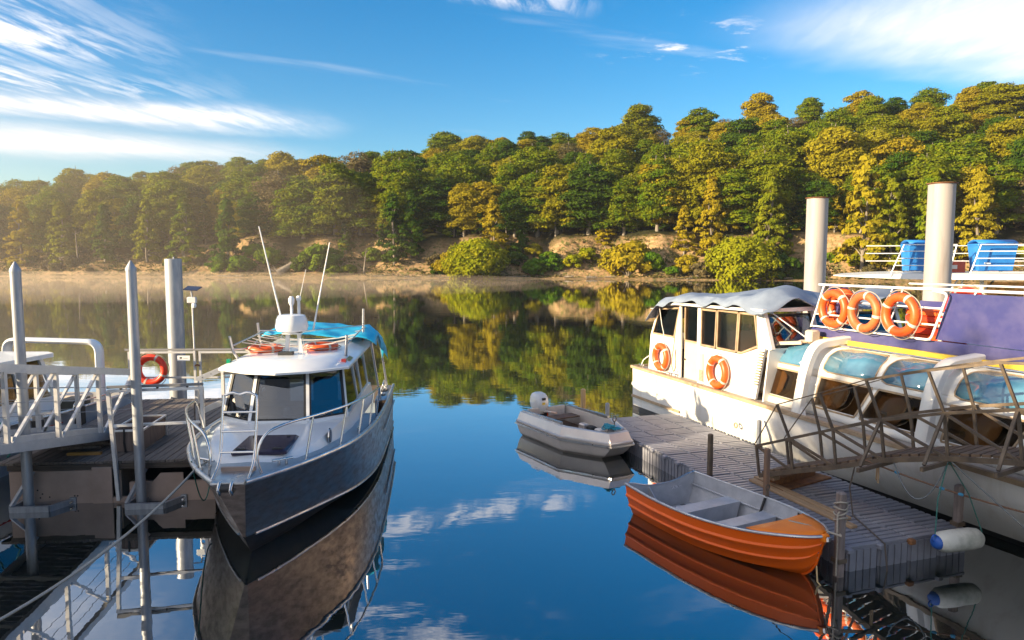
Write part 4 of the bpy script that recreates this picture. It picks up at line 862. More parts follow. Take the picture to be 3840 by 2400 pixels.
# louvres between wheelhouse and saloon
lv = MB().prism([V(5.14, .24, 1.27), V(5.34, .24, 1.27), V(5.62, .24, 2.44), V(5.42, .24, 2.44)], (0, .06, 0)).build('louvre_box', FW, fe, 0)
for k in range(13):
    z = 1.62 + k * .062; s = 5.24 + (z - 1.27) * .24; MB().bar((s - .01, .215, z), (s + .12, .215, z), .05, .022).build('louvre_slat', CAP, lv, 0)
vp = wall([(3.0, 1.30), (3.22, 1.30), (3.22, 2.02), (3.0, 2.02)], .01, 'vent_panel', BEIGE, W0 - .012)
for k in range(8): MB().bar((3.02, W0 - .02, 1.34 + k * .035), (3.2, W0 - .02, 1.34 + k * .035), .012, .02).build('vent_slat', CAP, vp, 0)
# saloon: profile (w, z)
PR = [(.42, 1.25), (.455, 1.40), (.585, 2.03), (.605, 2.14), (.65, 2.27), (.76, 2.43), (.96, 2.555), (1.28, 2.62)]
def pf(q):
    """profile point at parameter q in 0..7"""
    k = min(int(q), 6); f = q - k; return (PR[k][0] + (PR[k + 1][0] - PR[k][0]) * f, PR[k][1] + (PR[k + 1][1] - PR[k][1]) * f)
SE = 14.0
def strip(s0, s1, q0, q1, n, name, mt, out=0., solid=.03):
    """s0, s1: callables giving the fore-and-aft edges at q"""
    rows_ = []
    for i in range(n + 1):
        q = q0 + (q1 - q0) * i / n; w, z = pf(q); rows_.append([V(s0(q), w - out, z), V((s0(q) + s1(q)) / 2, w - out, z), V(s1(q), w - out, z)])
    return MB().loft(rows_).build(name, mt, fe, 60, solid=solid)
cst = lambda v: (lambda q: v)
strip(cst(5.5), cst(SE), 0, 1.06, 2, 'saloon_sill', FW); strip(cst(5.5), cst(SE), 1.95, 3.05, 3, 'saloon_belt', FW); strip(cst(5.5), cst(SE), 6.5, 7, 2, 'saloon_top', FW)
wins = []
per = 2.95
for k in range(3):
    b0 = 6.92 + per * k
    wins += [(b0 - 1.55 if k == 0 else b0 - 1.42, b0 - .36, -.26 if k == 0 else -.32, -.06), (b0 + .06, b0 + 1.08, -.06, .30)]
edges = []
for (a, b, da, db) in sorted(wins):
    if a > SE - 1.2: continue
    f0 = lambda q, a=a, da=da: a - da * (1 - min(1, max(0, (q - 1) / 1.))) * -1 * -1 if False else a + da * (1 - min(1, max(0, (q - 1)))) * 1.0
    f1 = lambda q, b=b, db=db: b + (db if db > 0 else 0) * min(1, max(0, q - 1)) + (db if db < 0 else 0) * (1 - min(1, max(0, q - 1)))
    f0c = lambda q, a=a, da=da: a + (da if da < 0 else 0) * (1 - min(1, max(0, q - 1)))
    wn = strip(f0c, f1, 1.0, 2.0, 3, 'saloon_window', GLASSD, .004, .012)
    corners = [(f0c(1.02), 1.02), (f1(1.02), 1.02), (f1(1.98), 1.98), (f0c(1.98), 1.98)]; m = MB(); P = [V(s, pf(q)[0] - .014, pf(q)[1]) for s, q in corners]
    for i in range(4): m.bar(P[i], P[(i + 1) % 4], .035, .02, (0, 1, 0))
    m.build('window_gasket', CAP, wn)
    rnd = lambda q, s=1: .14 * (1 - math.sqrt(max(0, 1 - (1 - min(1, (q - 3) / .6)) ** 2))) + .22 * (1 - math.sqrt(max(0, 1 - max(0, (q - 5.2) / 1.3) ** 2)))
    gl_ = strip(lambda q: f0c(2) + rnd(q), lambda q: f1(2) - rnd(q), 3.0, 6.5, 12, 'roof_glass', GLASSB, .004, .012)
    m = MB(); pts = [V(f0c(2) + rnd(q), pf(q)[0] - .012, pf(q)[1]) for q in np.linspace(3, 6.5, 12)] + [V(f1(2) - rnd(q), pf(q)[0] - .012, pf(q)[1]) for q in np.linspace(6.5, 3, 12)]
    m.tube(pts, .016, 6, closed=True).build('glass_seal', CAP, gl_, 60)
    edges.append((f0c, f1))
edges.sort(key=lambda e: e[0](2)); prev = cst(5.5)
for f0, f1 in edges + [(cst(SE), None)]:
    strip(prev, f0, 1.0, 2.0, 3, 'saloon_mullion', FW, -.004)
    strip(lambda q, p=prev: p(2) - (rnd(q) if p(2) > 5.6 else 0), lambda q, f=f0: f(2) + rnd(q), 3.0, 6.55, 12, 'saloon_mullion', FW, -.004); prev = f1
strip(cst(5.52), cst(SE), .9, 2.1, 4, 'saloon_lit_liner', mat('lit_interior', (.72, .56, .38), (.55, .42, .28), scale=1.5, rough=.8), -.16)  # tan liner behind the windows; far-side window light is put into its colour
strip(cst(5.52), cst(SE), 2.9, 6.8, 12, 'saloon_ceiling', DARKIN, -.06)
for k in range(10):
    s = 5.95 + k * .78; MB().cbox((s, .60, 1.40), (s + .30, .66, 1.62), .03).build('saloon_seat', mat('seat_grey', (.35, .33, .31), rough=.7), fe)
MB().box((5.6, 1.34, 1.26), (SE, FB - .6, 2.58)).build('saloon_core', mat('saloon_inner', (.20, .16, .12), rough=.8), fe)
# arched ribs
for sc0 in (6.78, 9.73, 12.68):
    path = fillet([V(sc0, .16, 1.22), V(sc0, .34, 2.20), V(sc0, .55, 2.66), V(sc0, 1.42, 2.74)], .42, 8); rows_ = []
    for i, p in enumerate(path):
        q = path[min(i + 1, len(path) - 1)] - path[max(i - 1, 0)]; q.normalize(); n_ = V(0, -q.z, q.y); w_ = .115
        rows_.append([p + V(-w_, 0, 0) - n_ * .07, p + V(w_, 0, 0) - n_ * .07, p + V(w_, 0, 0) + n_ * .05, p + V(w_ - .03, 0, 0) + n_ * .075, p + V(-w_ + .03, 0, 0) + n_ * .075, p + V(-w_, 0, 0) + n_ * .05])
    rb = MB().loft(rows_, True, True, True).build('arched_rib', FW, fe, 40)
    MB().prism([V(sc0 - .14, .13, 1.25), V(sc0 + .22, .13, 1.25), V(sc0 + .12, .17, 1.42), V(sc0 - .12, .17, 1.42)], (0, .08, 0)).build('rib_foot', FW, rb, 0)
MB().tube([V(6.9, 1.1, 2.635), V(SE, 1.1, 2.66)], .022, 7).build('roof_rail', STEEL, fe, 60)
MB().box((5.9, 1.28, 2.60), (SE, 1.36, 2.725)).build('yellow_stripe', YEL, fe)
# purple upper deck side
UW = 1.37
MB().prism([V(5.62, UW, 2.72), V(SE, UW, 2.72), V(SE, UW, 2.955), V(5.78, UW, 2.92)], (0, .05, 0)).build('upper_side', PURP, fe, 0)
MB().prism([V(8.86, UW, 2.957), V(SE, UW, 2.957), V(SE, UW, 3.82), V(9.12, UW, 3.80)], (0, .05, 0)).build('upper_side', PURP, fe, 0)
MB().prism([V(5.6, UW + .3, 3.0), V(6.4, UW + .3, 2.94), V(6.4, UW + .3, 3.8), V(5.9, UW + .3, 3.82)], (0, .05, 0)).build('upper_side', PURP, fe, 0)
MB().box((5.75, UW + .06, 2.70), (SE, FB - .6, 2.76)).build('upper_deck', GREYD, fe)
MB().prism([V(6.6, FB - .9, 2.76), V(SE, FB - .9, 2.76), V(SE, FB - .9, 3.5), V(6.6, FB - .9, 3.5)], (0, .05, 0)).build('upper_side', PURP, fe, 0)
tr_ = MB(); MB().tube([V(5.95, UW - .02, 3.85), V(SE, UW - .02, 3.88)], .026, 8).build('top_rail', WHITE, fe, 60)
MB().tube([V(6.3, FB - .9, 3.86), V(SE, FB - .9, 3.9)], .02, 8).build('top_rail', WHITE, fe, 60)
for s in (9.6, 10.6, 11.6, 12.6): MB().tube([V(s, UW - .02, 3.8), V(s + .05, UW - .02, 3.87)], .015, 6).build('rail_support', WHITE, fe, 60)
WB = UW - .12
bk = MB(); lft = lambda z: 5.86 + (z - 2.94) * .39; rgt = lambda z: 8.88 + (z - 2.97) * .36
for z in (2.95, 3.22, 3.52): MB().tube([V(lft(z), WB, z), V(rgt(z), WB, z + .01)], .018, 7).build('basket_rail', WHITE, fe, 60)
MB().tube([V(lft(2.93), WB, 2.93), V(lft(3.85), WB, 3.85)], .022, 7).build('basket_rail', WHITE, fe, 60); MB().tube(fillet([V(rgt(2.95) - .3, WB, 2.95), V(rgt(2.95), WB, 2.95), V(rgt(3.8), WB, 3.8), V(rgt(3.8) - .3, WB, 3.84)], .1), .022, 7).build('basket_rail', WHITE, fe, 60)
for s, z0, w in ((7.45, 2.95, UW + .5), (7.2, 2.95, UW + .5)): MB().tube([V(s - .15, w, z0), V(s + .22, w, 3.85)], .016, 7).build('stay', WHITE, fe, 60)
MB().cbox((6.0, .95, 2.64), (6.22, 1.2, 2.88), .03).build('searchlight_box', BEIGE, fe); MB().bar((5.55, .55, 2.55), (6.0, .9, 2.60), .12, .07).build('wiper_arm', BEIGE, fe); MB().tube([V(6.05, .95, 2.72), V(5.62, .42, 3.22)], .014, 6).build('wiper_arm', WHITE, fe, 60)
# lifebuoys on the ferry
ON = M_fe.to_3x3() @ V(0, -1, 0)
lifebuoy('orange lifebuoy hanging on the ferry house wall aft of the door', few(1.27, W0 - .11, 1.70), ON, ORANGE, .31, .085, yaw=.2)
lifebuoy('orange lifebuoy hanging on the ferry house wall below the side windows', few(3.95, W0 - .11, 1.68), ON, ORANGE, .325, .088, yaw=.5)
lifebuoy('orange lifebuoy on the ferry upper railing next to the grey tarpaulin', few(6.62, WB - .11, 3.37), ON, ORANGE, .322, .083, yaw=.3)
lifebuoy('faded orange lifebuoy in the middle of the ferry upper railing', few(7.44, WB - .11, 3.36), ON, mat('faded_orange', (.62, .15, .04), (.5, .1, .03), scale=5, rough=.5), .322, .083, yaw=.9)
lifebuoy('orange lifebuoy on the ferry upper railing in front of the stacked orange floats', few(8.30, WB - .11, 3.37), ON, ORANGE, .33, .086, yaw=.6)
lifebuoy('orange lifebuoy behind the ferry railing beside the purple panel end', few(6.35, UW + .25, 3.38), ON, ORANGE, .32, .09)
lifebuoy('orange lifebuoy standing inside the ferry upper deck by the purple side', few(9.15, UW + .35, 3.50), ON, RED, .32, .09)
for k in range(6):
    z = 2.772 + k * .118; o = thing('buoyant_float', ['bottom float', 'second float from the bottom', 'third float from the bottom', 'third float from the top', 'second float from the top', 'top float'][k] + ' of the orange stack on the ferry upper deck', 'float', few(8.55, UW + .42, z), fe.rotation_euler.z + rng.uniform(-.03, .03))
    MB().cbox((-.55, -.22, 0), (.45, .25, .11), .03).build('body', ORANGE if k % 2 else RED, o, 0)
    for s in (-.35, .25): MB().cbox((s - .05, -.235, .02), (s + .05, -.221, .09), .004).build('strap', BAND, o, 0)
# grey tarpaulin over the wheelhouse roof
tp = MB(); nx, ny = 40, 30; rr = random.Random(8)
for i in range(nx + 1):
    for j in range(ny + 1):
        s = .55 + 5.2 * i / nx; t = j / ny; w = -.02 + 4.3 * t
        z = interp(s, [.5, 1.0, 2.1, 5.0, 5.7], [3.16, 3.24, 3.36, 3.42, 3.42]) + .05 * math.sin(math.pi * t) + .05 * n2(s * 9, w * 7) + .06 * max(0, n2(s * 5.1, w * 3.7 + 1)) + .03 * abs(n2(s * 15, w * 11))
        bump_ = math.exp(-((s - 3.1) / .5) ** 2) * .14 + math.exp(-((s - 5.0) / .45) ** 2) * .30 + math.exp(-((s - 1.9) / .3) ** 2) * .08
        z += .05 * abs(math.sin(s * 2.9 + w * 1.3 + 1.5 * math.sin(w * 1.1))) + .035 * abs(math.sin(w * 3.7 - s * 1.9)) - .03
        z += bump_ * (.55 + .45 * math.sin(w * 2.2 + s))
        if t < .05: z -= .17 * (1 - t / .05) + .04 * math.sin(i * .9); w += .05
        if i < 6: q = (6 - i) / 6; z -= .50 * q ** 1.5 + .05 * math.sin(j * .8) * q; s += .10 * q
        if i > nx - 4: q = (i - nx + 4) / 4; z -= .12 * q * (1 + math.sin(j * .7))
        tp.v.append((s, w, z + rr.uniform(-.006, .006)))
for i in range(nx):
    for j in range(ny): k = i * (ny + 1) + j; tp.f.append((k, k + 1, k + ny + 2, k + ny + 1))
o = tp.build('tarpaulin', GTARP, None, 30, solid=.012); o.location = fe.location; o.rotation_euler = fe.rotation_euler; tag(o, 'wrinkled grey tarpaulin covering the ferry wheelhouse roof', 'tarpaulin')
rope([few(.62, .22, 3.0), few(1.15, .2, 3.05), few(1.32, .18, 2.6), few(1.45, .16, 2.4), few(1.42, .2, 2.15)], .012, mat('white_cord', (.7, .68, .64), rough=.8), 'white tie cord hanging over the ferry stern window')
rope(fillet([few(1.95, .25, 2.7), few(1.93, .2, 2.1), few(1.85, .18, 1.6), few(1.98, .18, 1.35), few(2.06, .2, 1.6), few(2.0, .2, 2.0)], .1), .016, mat('brown_rope', (.34, .27, .17), rough=.9), 'brown rope coil hanging beside the ferry door')
rope([few(.30, .12, 1.34), few(.36, .16, 1.5), few(.45, .28, 1.62)], .014, MATS['white_cord'], 'short white rope tied to the ferry stern cleat')

# ---------------------------------------------------------------- piles
for lab, x, y, h in (('thick pale pile with rusty flange nearer the grey tarpaulin', 9.78, 23.0, 6.36), ('thick pale pile with rusty flange in front of the blue bins', 11.35, 19.0, 6.40)):
    o = thing('mooring_pile', lab, 'pile', (x, y, 0)); MB().lathe([(.325, -4), (.325, h - .03)], 40).build('sleeve', PILEW, o, 40); MB().lathe([(.35, h - .03), (.37, h - .02), (.37, h), (.001, h + .004)], 40).build('flange', RUST, o, 30)
# ---------------------------------------------------------------- second ferry behind
f2 = thing('tour_boat', 'white tour boat behind the purple ferry with flat roof deck and railings', 'boat', (13.0, 27.0, 0), R_(-6))
hs = []
for s, h, z in ((-1.5, .3, 1.9), (.5, 1.6, 1.6), (3, 2.0, 1.5), (14, 2.0, 1.45)):
    hs.append([V(s, h, z), V(s + .2, h * .9, .4), V(s + .4, h * .8, -.2), V(s + .4, -h * .8, -.2), V(s + .2, -h * .9, .4), V(s, -h, z)])
MB().loft(hs, cap0=True, cap1=True).build('hull', FW, f2, 30)
MB().box((1.0, -1.9, 1.40), (13.9, 1.9, 1.48)).build('deck', GREYD, f2)
MB().box((3.6, -1.6, 1.5), (13.5, 1.6, 2.45)).build('cabin', FW, f2)
for k in range(6):
    s = 3.9 + k * 1.55; MB().bar((s - .2, -1.6, 2.4), (s - .2, -1.6, 3.72), .12, .08).build('pillar', FW, f2); MB().prism([V(s, -1.6, 2.5), V(s + 1.2, -1.6, 2.5), V(s + 1.2, -1.6, 3.6), V(s, -1.6, 3.6)], (0, .03, 0)).build('window', GLASSD, f2, 0)
MB().box((3.7, -1.4, 2.46), (13.4, 1.4, 2.5)).build('cabin_shelf', DARKIN, f2)
for a, b in (((1.6, -1.5, 1.5), (3.0, -1.5, 3.75)), ((2.4, -1.5, 1.5), (4.2, -1.5, 3.72)), ((3.1, -1.5, 2.5), (3.1, -1.5, 3.72)), ((1.2, -1.7, 2.45), (3.6, -1.7, 2.45)), ((1.2, -1.7, 2.0), (3.6, -1.7, 2.0)), ((1.2, -1.7, 1.5), (1.2, -1.7, 2.45))): MB().tube([a, b], .035, 7).build('stanchion', WHITE, f2, 50)
MB().loft([[V(s, -h, z), V(s, -h * .96, z + tk), V(s, 0, z + tk * 1.25), V(s, h * .96, z + tk), V(s, h, z), V(s, 0, z - .02)] for s, h, z, tk in ((-.5, .9, 3.76, .03), (-.1, 1.4, 3.74, .1), (1.2, 2.0, 3.70, .2), (4.5, 2.1, 3.68, .22), (14, 2.1, 3.66, .22))], True, True, True).build('roof', FW, f2, 30)
def rail2(s0, s1, lean):
    for z in (.02, .25, .5, .75, .98): MB().tube([V(s0 + lean * z, -1.75, 3.93 + z), V(s1 + lean * z * .55, -1.75, 3.93 + z)], .02, 6).build('roof_rail', WHITE, f2, 60)
    for s, l in ((s0, lean), (s1, lean * .55)): MB().tube([V(s, -1.75, 3.8), V(s + l * .98, -1.75, 4.91)], .024, 6).build('roof_rail_post', WHITE, f2, 60)
rail2(.55, 2.5, .45); rail2(3.2, 5.2, .35)
for z in (.4, .7, 1.0): MB().tube([V(1.0, 1.7, 3.93 + z), V(13, 1.7, 3.93 + z)], .02, 6).build('roof_rail', WHITE, f2, 60)
for s in (7.0, 8.0): MB().tube([V(s, -1.7, 3.9), V(s, -1.7, 4.95)], .02, 6).build('roof_rail_post', WHITE, f2, 60)
M_f2 = Matrix.Translation(f2.location) @ Matrix.Rotation(R_(-6), 4, 'Z')
for lab, s, w, wd in (('blue plastic wheelie bin on the tour boat roof partly behind the thick pale pile', 1.75, -1.1, .95), ('wide blue plastic wheelie bin on the tour boat roof beside the red crates', 4.25, -1.1, 1.35)):
    o = thing('wheelie_bin', lab, 'bin', M_f2 @ V(s, w, 3.93), R_(-6))
    q = wd / 2; MB().loft([[V(-q * .82, -.30, .06), V(q * .82, -.30, .06), V(q * .82, .30, .06), V(-q * .82, .30, .06)], [V(-q * .96, -.37, .95), V(q * .96, -.37, .95), V(q * .96, .37, .95), V(-q * .96, .37, .95)]], True, True, True).build('body', BINB, o, 0)
    MB().cbox((-q, -.40, .952), (q, .40, 1.02), .03).build('rim', BINB, o, 0); MB().loft([[V(-q * .98, y, 1.02 + .13 * math.sin((y + .4) / .8 * math.pi)) , V(q * .98, y, 1.02 + .13 * math.sin((y + .4) / .8 * math.pi))] for y in np.linspace(-.38, .38, 7)]).build('lid', BINB, o, 40, solid=.02)
    for x in (-q * .5, q * .5): MB().tube([V(x - .12, -.43, 1.03), V(x + .12, -.43, 1.03)], .018, 6).build('handle', BINB, o, 60)
    for x in (-q * .75, q * .75): MB().lathe([(.09, -.03), (.09, .03)], 14, (x, .34, .09), 'x').build('wheel', BLACK, o, 40)
    if wd > 1.2:
        MB().box((-.42, -.375, .30), (-.22, -.35, .36)).build('lettering', WHITE, o)
REDC = mat('red_crate', (.45, .07, .03), (.35, .05, .02), scale=6, rough=.5)
for k, (s, w, z) in enumerate(((6.1, -1.0, 3.93), (7.2, -1.0, 3.93), (6.6, -.95, 4.33), (3.0, -.6, 3.93))):
    o = thing('crate', ['red crate on the tour boat roof beside the wide blue bin', 'red crate on the tour boat roof next to another red crate', 'red crate stacked on top of two red crates', 'red crate standing between the two blue bins'][k], 'crate', M_f2 @ V(s, w, z), R_(-6))
    MB().box((-.48, -.3, 0), (.48, .3, .03)).build('base', REDC, o)
    for a, b in (((-.48, -.3, .03), (.48, -.27, .39)), ((-.48, .27, .03), (.48, .3, .39)), ((-.48, -.27, .03), (-.45, .27, .39)), ((.45, -.27, .03), (.48, .27, .39))): MB().box(a, b).build('side', REDC, o)
    MB().box((-.2, -.312, .12), (.2, -.301, .26)).build('label_patch', BAND, o)

# ---------------------------------------------------------------- floating dock
dk = thing('floating_dock', 'grey modular plastic floating dock between the boats and the ferry', 'dock', (4.73, 9.68, 0), math.atan2(.950, -.311))
M_dk = Matrix.Translation(dk.location) @ Matrix.Rotation(dk.rotation_euler.z, 4, 'Z')
def dkw(*p): return M_dk @ Vector(p)
MW, ML, NR, NC = .5625, .5, 17, 4
m = MB(); g = .008
m.cbox((g + .02, g + .02, -.14), (ML - g - .02, MW - g - .02, .335), .02)
for k in range(4): m.cbox((g + .012 + k * .118, g, .325), (g + .012 + k * .118 + .088, MW - g, .36), .008)
for k in range(4):
    x = .05 + k * .115
    for y0, y1 in ((g, g + .03), (MW - g - .03, MW - g)): m.box((x, y0, -.14), (x + .085, y1, .30))
for k in range(4):
    y = .05 + k * .125
    for x0, x1 in ((g, g + .03), (ML - g - .03, ML - g)): m.box((x0, y, -.14), (x1, y + .10, .30))
mod = m.build('float_module', DOCKM, dk, 0)
for i in range(NR):
    for j in range(NC):
        o = mod if (i, j) == (0, 0) else mod.copy()
        if (i, j) != (0, 0): COL.objects.link(o)
        o.location = (i * ML, -(j + 1) * MW, rng.uniform(-.004, .004))
pin = None
for i in range(1, NR):
    for j in range(1, NC):
        if pin is None: pin = MB().lathe([(.035, .33), (.035, .358), (.02, .362)], 8).build('coupling_pin', DOCKM, dk, 40); o = pin
        else: o = pin.copy(); COL.objects.link(o)
        o.location = (i * ML, -j * MW, 0)
for i in range(NR + 1):
    o = MB().cbox((-.06, -.05, .30), (.06, .055, .352), .012).build('edge_coupling', DOCKM, dk, 0) if i == 0 else ec.copy()
    if i == 0: ec = o
    else: COL.objects.link(o)
    o.location = (i * ML, 0, 0)
for j in range(1, NC): MB().cbox((-.055, -.05 - j * MW, .28), (.05, .05 - j * MW, .35), .012).build('edge_coupling', RUST if j == 2 else DOCKM, dk, 0)
def dock_post(lab, x, y, h, w, mt, base=.2, lean=0.):
    o = thing('dock_post', lab, 'post', (x, y, 0)); o.rotation_euler = (0, lean, dk.rotation_euler.z)
    MB().cbox((-w / 2, -w / 2, -1.2), (w / 2, w / 2, h), w * .18).build('shaft', mt, o, 0); MB().box((-w * .62, -w * .62, base), (w * .62, w * .62, base + .06)).build('collar', DSTEEL, o); return o
dock_post('round topped timber post at the far corner of the dock behind the grey boat', 1.86, 18.35, 1.03, .11, mat('honey_timber', (.45, .31, .17), (.34, .23, .12), scale=5, rough=.7, stretch=(3, 3, .5)))
dock_post('grey steel post at the dock edge by the bow of the grey boat', 2.32, 17.05, .92, .085, GALV)
dock_post('tall dark post at the dock edge behind the orange dinghy', 3.61, 12.70, 1.24, .085, DSTEEL)
dock_post('shorter dark post right behind the tall dark post', 3.66, 12.83, .98, .07, DSTEEL)
dock_post('grey post at the ferry side of the dock by the gangway foot', 5.30, 15.0, .97, .085, GALV, .37)
dock_post('rust streaked post beside the gangway foot plate', 4.27, 11.66, 1.25, .085, mat('rusty_post', (.24, .13, .07), (.15, .12, .11), scale=4, rough=.8, stretch=(2, 2, .5)), .37)
dock_post('weathered post with wound rope at the dinghy bow', 4.55, 9.58, 1.20, .12, GREYT)
dock_post('square grey post at the dock corner next to the ferry hull', 6.78, 10.52, 1.0, .115, GREYT, .37)
for k, (x0, x1, y, w_, z, ln) in enumerate(((.55, 3.0, -.62, .13, .364, 0), (.85, 3.1, -.80, .12, .364, .02))):
    o = MB().cbox((x0, y - w_ / 2, z), (x1, y + w_ / 2, z + .04), .006).build('timber_board', mat('board_timber', (.40, .27, .16), (.27, .18, .11), scale=3, rough=.8, stretch=(.5, 6, 3)), None, 0); o.location = dk.location; o.rotation_euler = dk.rotation_euler
    o.location.x += 0; tag(o, ['long timber board lying on the dock nearer the orange dinghy', 'long timber board lying on the dock nearer the ferry'][k], 'board')
# ---------------------------------------------------------------- dark steel gangway
gg = thing('gangway', 'dark weathered steel truss gangway rising from the floating dock past the ferry', 'gangway', (4.42, 12.38, .0), math.atan2(-.834, .552))
TT = [-.02, .65, 1.43, 2.2, 3.1, 4.0, 4.9, 5.8, 6.7, 7.6]
zbm = lambda t: interp(t, [0, .65, 1.43, 2.2, 3.1, 4.0, 5.8, 8], [.56, .80, 1.07, 1.37, 1.61, 1.76, 1.98, 2.25])
zmm = lambda t: interp(t, [0, .65, 1.43, 2.2, 3.1, 4.0, 5.8, 8], [1.08, 1.35, 1.67, 1.97, 2.24, 2.45, 2.62, 2.8])
ztm = lambda t: interp(t, [0, .65, 1.43, 2.2, 3.1, 4.0, 5.8, 8], [1.65, 1.92, 2.24, 2.57, 2.83, 3.05, 3.2, 3.4])
for y, far in ((0, 0), (.86, 1)):
    nb = [V(t, y, zbm(t)) for t in TT]; nm = [V(t - .08, y, zmm(t)) for t in TT]; nt_ = [V(t - .28, y - (.10 if not far else -.04), ztm(t)) for t in TT]
    for i in range(len(TT) - 1):
        MB().bar(nb[i], nb[i + 1], .05, .075).build('bottom_chord', DSTEEL, gg); MB().bar(nm[i], nm[i + 1], .042, .045).build('mid_chord', DSTEEL, gg)
        MB().bar(nm[i], nb[i + 1], .034, .04).build('diagonal', DSTEEL, gg)
        if i == 1 or i == 2: MB().tube([nt_[i], nt_[i + 1]], .010, 6).build('hand_wire', DSTEEL, gg, 60)
        elif i > 2: MB().bar(nt_[i], nt_[i + 1], .036, .036).build('hand_rail', DSTEEL, gg)
    MB().tube([nt_[1], nm[0] + V(-.05, 0, 0)], .010, 6).build('hand_wire', DSTEEL, gg, 60)
    for i in range(len(TT)):
        top = nt_[i] if i > 0 else nm[0]
        MB().bar(nb[i], nm[i], .038, .038, (1, 0, 0)).build('post', DSTEEL, gg)
        if i > 0: MB().bar(nm[i], top, .036, .036, (1, 0, 0)).build('post', DSTEEL, gg)
for i in (3, 4, 5, 6):
    t = TT[i]; e = V(t - .05, -.62, zbm(t) - .07); MB().bar(e, V(t, .86, zbm(t) - .07), .045, .06).build('outrigger', DSTEEL, gg); MB().bar(e + V(0, .06, .05), V(t - .08, -.03, zmm(t) - .02), .04, .04).build('outrigger_brace', DSTEEL, gg)
b0 = None
for k in range(56):
    t = .05 + k * .135; sl = math.atan2(zbm(t + .05) - zbm(t - .05), .1)
    if b0 is None: b0 = MB().box((-.055, .04, -.018), (.055, .82, .018)).build('deck_board', mat('gangway_board', (.17, .11, .07), (.09, .065, .05), scale=5, rough=.9, rand=.3), gg, 0); o = b0
    else: o = b0.copy(); COL.objects.link(o)
    o.location = (t, 0, zbm(t) + .055); o.rotation_euler = (0, -sl, 0)

fp = [(MB().cbox((-.3, -1.15, 0), (.35, .28, .03), .01), 'foot_plate', RUST), (MB().box((-.06, -1.0, .032), (.1, .1, .14)), 'pivot_beam', RUST), (MB().cbox((-.1, .08, .142), (.16, .26, .21), .01), 'timber_block', MATS['board_timber'])]
for m, nme, mt in fp:
    o = m.build(nme, mt, gg, 0); o.location = (.12, .35, .362); o.rotation_euler = (0, 0, math.atan2(.950, -.311) + .25 - gg.rotation_euler.z)
# ---------------------------------------------------------------- orange dinghy
OPNT = mat('orange_paint', (.90, .135, .002), (.66, .32, .16), scale=26, rough=.42, lo=.64, hi=.74, bump=.03)
ODECK = mat('orange_deck', (.88, .22, .003), (.80, .185, .003), scale=3, rough=.45)
ALI = mat('dinghy_aluminium', (.52, .53, .57), (.40, .41, .45), scale=4, rough=.45, metal=.3, bump=.05)
dg = thing('dinghy', 'orange aluminium rowing dinghy with bare metal inside moored at the dock', 'dinghy', (4.24, 9.34, 0), math.atan2(.881, -.472))
M_dg = Matrix.Translation(dg.location) @ Matrix.Rotation(dg.rotation_euler.z, 4, 'Z')
DX = [0, .12, .35, .7, 1.15, 1.8, 2.6, 3.4]; DH = [.02, .20, .40, .59, .74, .83, .83, .77]; DZ = [.66, .645, .625, .59, .56, .53, .52, .54]
BX = [.10, .18, .36, .7, 1.15, 1.8, 2.6, 3.36]; BH = [.015, .08, .20, .38, .54, .66, .68, .64]
KX = [.14, .26, .46, .8, 1.2, 1.8, 2.6, 3.34]; KZ = [.22, .06, -.05, -.10, -.12, -.13, -.13, -.12]; BZ = [.32, .20, .12, .07, .04, .02, .02, .02]
n = 26
g_ = cr(list(zip(DX, DH, DZ)), n); b_ = cr(list(zip(BX, BH, BZ)), n); k_ = cr([(x, 0, z) for x, z in zip(KX, KZ)], n)
def dsec(i, off=0.):
    row = []
    for t in (0, .3, .36, .40, .46, .66, .71, .75, .80, 1.):
        p = g_[i].lerp(b_[i], t); y = p.y + .03 * math.sin(t * math.pi) * min(1, p.y / .3) + (.026 if t in (.36, .40, .71, .75) else 0) * (1 if off == 0 else -0); row.append(V(p.x, max(0.003, y - off), p.z))
    row += [V(b_[i].x, max(.002, b_[i].y - .015 - off), b_[i].z - .02 + off), b_[i].lerp(k_[i], .5) + V(0, -off * .3, off - .012), k_[i] + V(0, 0, off)]
    return row
full = lambda r: r + [V(p.x, -p.y, p.z) for p in r[-2::-1]]
MB().loft([full(dsec(i)) for i in range(n)]).build('hull', OPNT, dg, 30)
MB().loft([full(dsec(i, .022)) for i in range(2, n)]).build('inner_skin', ALI, dg, 40)
for sd in (1, -1): MB().tube([V(p.x, p.y * sd, p.z + .005) for p in g_], .022, 8).build('gunwale', ALU, dg, 60)
MB().tube([V(0, 0, .66)] + [V(p.x - .012, 0, p.z) for p in k_[:8]], .018, 7).build('stem_bar', OPNT, dg, 60)
sx = 3.385; tops = [(.77, .545), (.60, .52), (.40, .46), (.2, .43), (0, .43), (-.2, .43), (-.40, .46), (-.60, .52), (-.77, .545)]
MB().prism([V(sx, y, z) for y, z in tops] + [V(sx - .02, -.65, .02), V(sx - .02, 0, -.12), V(sx - .02, .65, .02)], (-.025, 0, 0)).build('transom', ALI, dg, 0)
MB().tube([V(sx - .01, y, z + .004) for y, z in tops], .02, 7).build('transom_cap', ALU, dg, 60)
MB().prism([V(sx - .03, .28, .44), V(sx - .03, .28, .06), V(sx - .42, .28, .08)], (0, .02, 0)).build('transom_knee', ALI, dg, 0)
for x, w_ in ((2.35, .30), (1.55, .28)):
    h1, h0 = interp(x, DX, DH) - .115, interp(x, BX, BH) - .05; MB().prism([V(x - w_ / 2, h0, .09), V(x - w_ / 2, h1, .36), V(x - w_ / 2, -h1, .36), V(x - w_ / 2, -h0, .09)], (w_, 0, 0)).build('thwart', ALI, dg, 0)
MB().box((.9, -.36, -.02), (3.3, .36, .02)).build('floor', ALI, dg)
